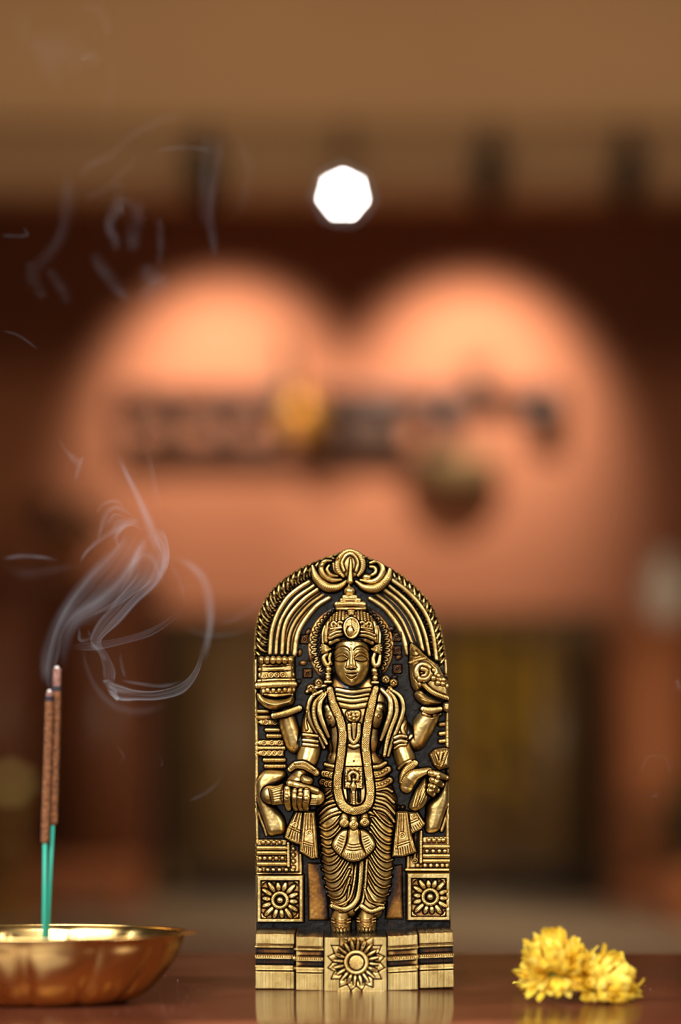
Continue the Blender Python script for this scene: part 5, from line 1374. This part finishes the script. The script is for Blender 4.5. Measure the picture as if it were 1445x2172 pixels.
# ------------------------------------------------------------------ incense smoke
m, nt, b, out = nodes('incense_smoke')
atn = add(nt, 'ShaderNodeAttribute', attribute_name='smoke_amount'); 
df = nt.nodes.new('ShaderNodeBsdfDiffuse'); tl = nt.nodes.new('ShaderNodeBsdfTranslucent'); tp = nt.nodes.new('ShaderNodeBsdfTransparent')
for q in (df, tl): q.inputs[0].default_value = (.80, .86, .96, 1)
m1 = nt.nodes.new('ShaderNodeMixShader'); nt.links.new(df.outputs[0], m1.inputs[1]); nt.links.new(tl.outputs[0], m1.inputs[2]); m1.inputs[0].default_value = .5
m2 = nt.nodes.new('ShaderNodeMixShader'); nt.links.new(atn.outputs['Fac'], m2.inputs[0]); nt.links.new(tp.outputs[0], m2.inputs[1]); nt.links.new(m1.outputs[0], m2.inputs[2])
nt.links.new(m2.outputs[0], out.inputs[0])
M['smoke'] = m
def resamp(P, n):
    Q = catmull([(a, b_) for a, b_ in P], 2.) if len(P) > 2 else np.array(P, float)
    cs = np.concatenate([[0], np.cumsum(np.hypot(*np.diff(Q, axis=0).T))]); t = np.linspace(0, cs[-1], n)
    return np.stack([np.interp(t, cs, Q[:, 0]), np.interp(t, cs, Q[:, 1])], 1)
class Smoke:
    def __init__(s, g=1.): s.v = []; s.f = []; s.d = []; s.k = 0; s.g = g
    def sheet(s, A, B, dens, y, bulge=.006, edge=(.5, .5), core=.35, fade=(.15, .15), streak=.5, n=90, m=26, dend=None):
        """thin curved film of smoke between two streamlines; y: depth, bulge: how far it bellies out"""
        s.k += 1; rs = np.random.RandomState(s.k*7+1)
        a, b_ = resamp(A, n), resamp(B, n)
        st_ = np.interp(np.linspace(0, 1, m), np.linspace(0, 1, 9), rs.rand(9)); st2 = np.interp(np.linspace(0, 1, m), np.linspace(0, 1, 17), rs.rand(17))
        n0 = len(s.v); ph = rs.rand()*6
        for i in range(n):
            t = i/(n-1); ft = min(1, t/max(fade[0], 1e-3))*min(1, (1-t)/max(fade[1], 1e-3)); ft = ft*ft*(3-2*ft)
            for j in range(m):
                v = j/(m-1); px = a[i]*(1-v)+b_[i]*v
                yy = y+bulge*math.sin(math.pi*v)+bulge*.4*math.sin(2.2*v*math.pi+ph+3*t)
                s.v.append(at(px[0], px[1], yy))
                e = min(v, 1-v); prof = min(1, e/.14); prof = prof*prof*(3-2*prof)
                g = core+edge[0]*math.exp(-((v-.10)/.09)**2)+edge[1]*math.exp(-((v-.90)/.09)**2)
                k = 1-streak+streak*2*(.6*st_[j]+.4*st2[(j+int(2*t*3)) % m])
                dn = dens*(1 if dend is None else (1-t)+t*dend)
                s.d.append(max(0, min(.9, (.62*s.g/.48)*dn*prof*g*k*ft)))
        for i in range(n-1):
            for j in range(m-1): s.f.append((n0+i*m+j, n0+i*m+j+1, n0+(i+1)*m+j+1, n0+(i+1)*m+j))
    def strand(s, P, w, dens, y, fade=(.2, .2), n=80, m=9, yend=None):
        Q = resamp(P, n); T = np.gradient(Q, axis=0); T /= np.linalg.norm(T, axis=1)[:, None]+1e-9; N = np.stack([-T[:, 1], T[:, 0]], 1)
        ww = np.interp(np.linspace(0, 1, n), np.linspace(0, 1, len(w)), w)
        n0 = len(s.v); s.k += 1; ph = s.k*1.7; self_k = s.g
        for i in range(n):
            t = i/(n-1); ft = min(1, t/max(fade[0], 1e-3))*min(1, (1-t)/max(fade[1], 1e-3)); ft = ft*ft*(3-2*ft)
            for j in range(m):
                v = 2*j/(m-1)-1; p = Q[i]+N[i]*v*ww[i]*1.5
                s.v.append(at(p[0], p[1], y+(0 if yend is None else (yend-y)*t)+(1-v*v)*ww[i]*.00006+.002*math.sin(4*t+ph)))
                s.d.append(min(.9, self_k*dens*(1-v*v)**2*ft*(.72+.28*math.sin(9*t+ph)*math.sin(5.3*t+2*ph+1.5*v))*(1+.45*v*math.sin(3*t+ph))))
        for i in range(n-1):
            for j in range(m-1): s.f.append((n0+i*m+j, n0+i*m+j+1, n0+(i+1)*m+j+1, n0+(i+1)*m+j))
    def build(s, name, label):
        o = mesh_obj(name, s.v, s.f, M['smoke'])
        at_ = o.data.attributes.new('smoke_amount', 'FLOAT', 'POINT'); at_.data.foreach_set('value', s.d)
        return tag(o, label, 'smoke', kind='stuff')
zs = zm(0, 950, 2.58)
W = Smoke(.48); Y0 = -.02
# the two rising streams and the film between them
W.sheet(zs((262, 1335), (246, 1240), (262, 1110), (310, 960), (375, 830), (470, 700), (580, 590), (655, 500), (668, 430)),
        zs((300, 1335), (300, 1240), (330, 1120), (350, 1010), (420, 920), (560, 840), (680, 730), (760, 600), (830, 470)), .19, YB, .008, (.40, .35), .40, (.05, .12), .6, n=110)
W.strand(zs((355, 1240), (352, 1130), (375, 1010), (440, 920), (560, 840), (660, 750), (720, 650), (775, 545), (825, 470)), [6, 10, 13, 14, 13, 11, 9, 7], .17, -.03, (.25, .2))
W.strand(zs((250, 1300), (255, 1150), (300, 990), (370, 850), (450, 735), (560, 605), (640, 530)), [9, 13, 12, 9, 7, 5], .14, -.033, (.1, .25))
W.strand(zs((330, 1010), (400, 920), (520, 850), (620, 780), (690, 690)), [16, 26, 24, 14], .10, -.026, (.3, .3))
# upper knot: curl to the left, dense stem to the top
W.strand(zs((640, 20), (700, 160), (760, 280), (810, 400), (845, 500), (890, 580)), [5, 6, 7, 9, 11, 8], .30, -.015, (.3, .15))
W.strand(zs((812, 0), (835, 150), (860, 280), (880, 360)), [4, 6, 6, 4], .10, -.012, (.4, .5))
W.sheet(zs((790, 480), (730, 560), (690, 700), (600, 860), (520, 960), (490, 1060), (545, 1120)),
        zs((905, 480), (935, 600), (880, 740), (760, 850), (660, 960), (560, 1050), (575, 1120)), .20, -.018, .010, (.45, .6), .5, (.2, .05), .75, n=110, m=34)
W.sheet(zs((845, 440), (900, 450), (930, 540), (925, 640), (885, 720)), zs((830, 470), (850, 520), (880, 590), (880, 650), (860, 700)), .26, -.010, .006, (.5, .3), .5, (.2, .25), .5)
W.sheet(zs((760, 640), (720, 720), (640, 820), (560, 880), (440, 945)), zs((850, 640), (850, 720), (740, 800), (640, 865), (450, 940)), .22, -.022, .005, (.5, .5), .35, (.25, .2), .8)
W.strand(zs((690, 690), (720, 640), (780, 590), (830, 600), (870, 690), (905, 735)), [4, 5, 6, 5, 3], .16, -.024)
W.strand(zs((435, 640), (470, 570), (560, 490), (640, 440), (720, 400), (780, 385)), [3, 5, 6, 7, 5], .16, -.016, (.15, .3))
W.strand(zs((530, 520), (555, 430), (590, 350), (640, 325), (690, 370)), [3, 5, 7, 5, 3], .16, -.014)
W.strand(zs((520, 370), (570, 305), (640, 295), (680, 340), (740, 380)), [2, 4, 5, 4, 2], .14, -.013)
W.strand(zs((650, 560), (640, 480), (690, 420), (770, 385)), [2, 5, 8, 5], .14, -.020)
W.sheet(zs((560, 430), (620, 350), (700, 380), (780, 390)), zs((620, 540), (660, 470), (720, 430), (800, 470)), .14, -.012, .006, (.4, .4), .4, (.3, .3), .8)
# neck down to the bright lower loop
W.sheet(zs((490, 1060), (530, 1110), (555, 1180), (565, 1280)), zs((560, 1080), (600, 1140), (635, 1220), (630, 1290)), .18, -.02, .005, (.6, .6), .35, (.1, .15), .6)
W.strand(zs((490, 1070), (545, 1115), (585, 1170)), [4, 6, 4], .24, -.018)
W.strand(zs((660, 1100), (665, 1180), (690, 1270)), [3, 4, 3], .12, -.016, (.3, .3))
W.strand(zs((435, 980), (440, 1050), (490, 1040), (480, 990)), [2, 4, 4, 2], .12, -.02)
W.sheet(zs((560, 1265), (640, 1285), (740, 1320), (860, 1325), (980, 1290), (1060, 1215), (1105, 1090)),
        zs((590, 1320), (650, 1385), (760, 1385), (880, 1380), (1010, 1340), (1090, 1230), (1125, 1090)), .36, -.012, .005, (.6, .35), .5, (.06, .2), .7, n=120, dend=.55)
W.sheet(zs((552, 1268), (600, 1262), (625, 1290)), zs((600, 1350), (640, 1390), (660, 1370)), .34, -.011, .004, (.5, .5), .55, (.15, .25), .5)
W.strand(zs((655, 1270), (740, 1285), (850, 1300), (930, 1295), (1020, 1265)), [3, 4, 4, 3], .15, -.014, (.15, .35))
W.strand(zs((1105, 1180), (1135, 1050), (1150, 930), (1140, 800), (1100, 700), (1030, 630), (950, 600)), [9, 8, 9, 11, 11, 9, 6], .24, -.012, (.2, .2))
W.strand(zs((455, 1080), (470, 1190), (530, 1320), (620, 1410), (720, 1440), (830, 1430), (950, 1390)), [3, 5, 7, 9, 9, 6], .07, -.013, (.2, .4))
W.strand(zs((940, 650), (990, 740), (1000, 820), (990, 860)), [5, 6, 5, 4], .10, -.01, (.2, .4))
W.sheet(zs((360, 1080), (500, 1060), (640, 1040), (780, 1000), (900, 940), (1000, 860)), zs((380, 1105), (520, 1110), (680, 1075), (840, 1025), (960, 940), (1030, 870)), .11, -.009, .004, (.3, .5), .4, (.2, .4), .5)
W.strand(zs((0, 605), (120, 592), (230, 598), (330, 620)), [5, 6, 5, 4], .13, -.01, (.2, .3))
W.strand(zs((0, 640), (150, 690), (330, 660), (460, 640)), [8, 12, 10, 6], .035, -.01, (.3, .4))
W.strand(zs((1140, 940), (1260, 940), (1360, 890), (1440, 800)), [8, 9, 9, 8], .05, -.008, (.3, .2))
W.strand(zs((1000, 980), (1140, 1020), (1300, 1010), (1380, 960)), [8, 8, 8, 5], .04, -.008, (.3, .3))
tag(W.build('incense_smoke', 'blue-grey smoke rising from the incense tips and curling into a loop'))
# high wisps
V = Smoke(.36)
for P_, w, d in ((((345, 250), (430, 300), (470, 380)) and ((360, 0), (400, 50), (435, 85), (425, 130), (400, 200)), [3, 6, 6, 3], .12),
                 (((435, 85), (460, 78)), [6, 4], .08)):
    V.strand(zs(*P_), w, d, 0.0)
zu = zm(0, 200, 2.58)
for P_, w, d in (
    [((1210, 205), (1190, 260), (1190, 340), (1165, 520), (1150, 650), (1165, 780), (1185, 930)), [9, 7, 6, 6, 6, 5], .12],
    [((1130, 190), (1130, 350), (1125, 560), (1130, 760)), [8, 9, 9, 7], .07],
    [((690, 640), (690, 600), (650, 610), (605, 680), (600, 740), (630, 810), (630, 880)), [9, 11, 8, 7, 7, 5], .13],
    [((760, 560), (745, 660), (725, 780), (725, 880)), [8, 10, 10, 8], .10],
    [((500, 850), (560, 950), (630, 1040), (720, 1150)), [7, 9, 8, 5], .11],
    [((770, 920), (820, 980), (880, 1030), (800, 1085), (740, 1070)), [8, 12, 10, 12, 7], .11],
    [((870, 660), (875, 800), (870, 960)), [5, 6, 5], .07],
    [((440, 575), (560, 530), (660, 440), (720, 380), (740, 320)), [5, 6, 6, 4], .05],
    [((460, 520), (470, 400), (600, 330), (720, 220), (860, 150), (960, 120), (1060, 160)), [6, 7, 6, 6, 7, 5], .06],
    [((830, 320), (930, 295), (1050, 292), (1180, 312)), [3, 4, 4, 3], .08],
    [((130, 1080), (200, 950), (280, 860), (350, 740), (370, 560), (370, 400)), [6, 9, 8, 9, 10, 7], .06],
    [((150, 900), (190, 1020), (250, 1130)), [6, 8, 6], .06], [((250, 940), (330, 1040), (380, 1160)), [6, 8, 6], .05],
    [((0, 770), (80, 775), (150, 768), (120, 720)), [3, 3, 3, 2], .08],
    [((160, -500), (120, -350), (200, -230), (350, -10)), [9, 12, 12, 7], .04],
    [((430, -460), (520, -480), (580, -400), (585, -300)), [6, 8, 7, 5], .07],
    [((160, -300), (300, -260), (400, -220), (500, -190)), [10, 22, 26, 12], .06], [((470, -160), (500, -190), (480, -240)), [6, 12, 8], .09],
    [((620, -200), (600, 0), (560, 130)), [6, 8, 5], .04],
    [((1290, 200), (1370, 400), (1350, 520), (1290, 680)), [6, 7, 7, 5], .04],
    [((640, 590), (650, 480)), [8, 8], .06]):
    V.strand(zu(*P_), [1.7*q for q in w], d*.75, .004)
for P_, w, d in ([((680, 560), (715, 610), (690, 680)), [2, 4, 2], .06], [((910, 590), (945, 640), (935, 680)), [2, 3, 2], .08], [((1090, 880), (1150, 850), (1230, 800), (1300, 720)), [2, 5, 5, 3], .08]):
    V.strand(zm(0, 1380, 2.743)(*P_), w, d, .004)
for P_, w, d in ([((0, 700), (40, 712), (85, 745)), [2, 3, 2], .08], [((120, 925), (160, 985), (175, 970), (160, 1010)), [3, 4, 4, 2], .10], [((1360, 1640), (1375, 1605), (1415, 1610), (1420, 1650)), [3, 4, 4, 3], .05], [((1380, 1690), (1400, 1685)), [3, 5], .08],
                 [((1435, 1440), (1445, 1470)), [5, 4], .12], [((595, 760), (603, 800), (605, 830)), [2, 3, 2], .06]):
    V.strand(P_, w, d, .006)
V.build('smoke_wisps', 'faint thin smoke wisps drifting high above and around the bowl')
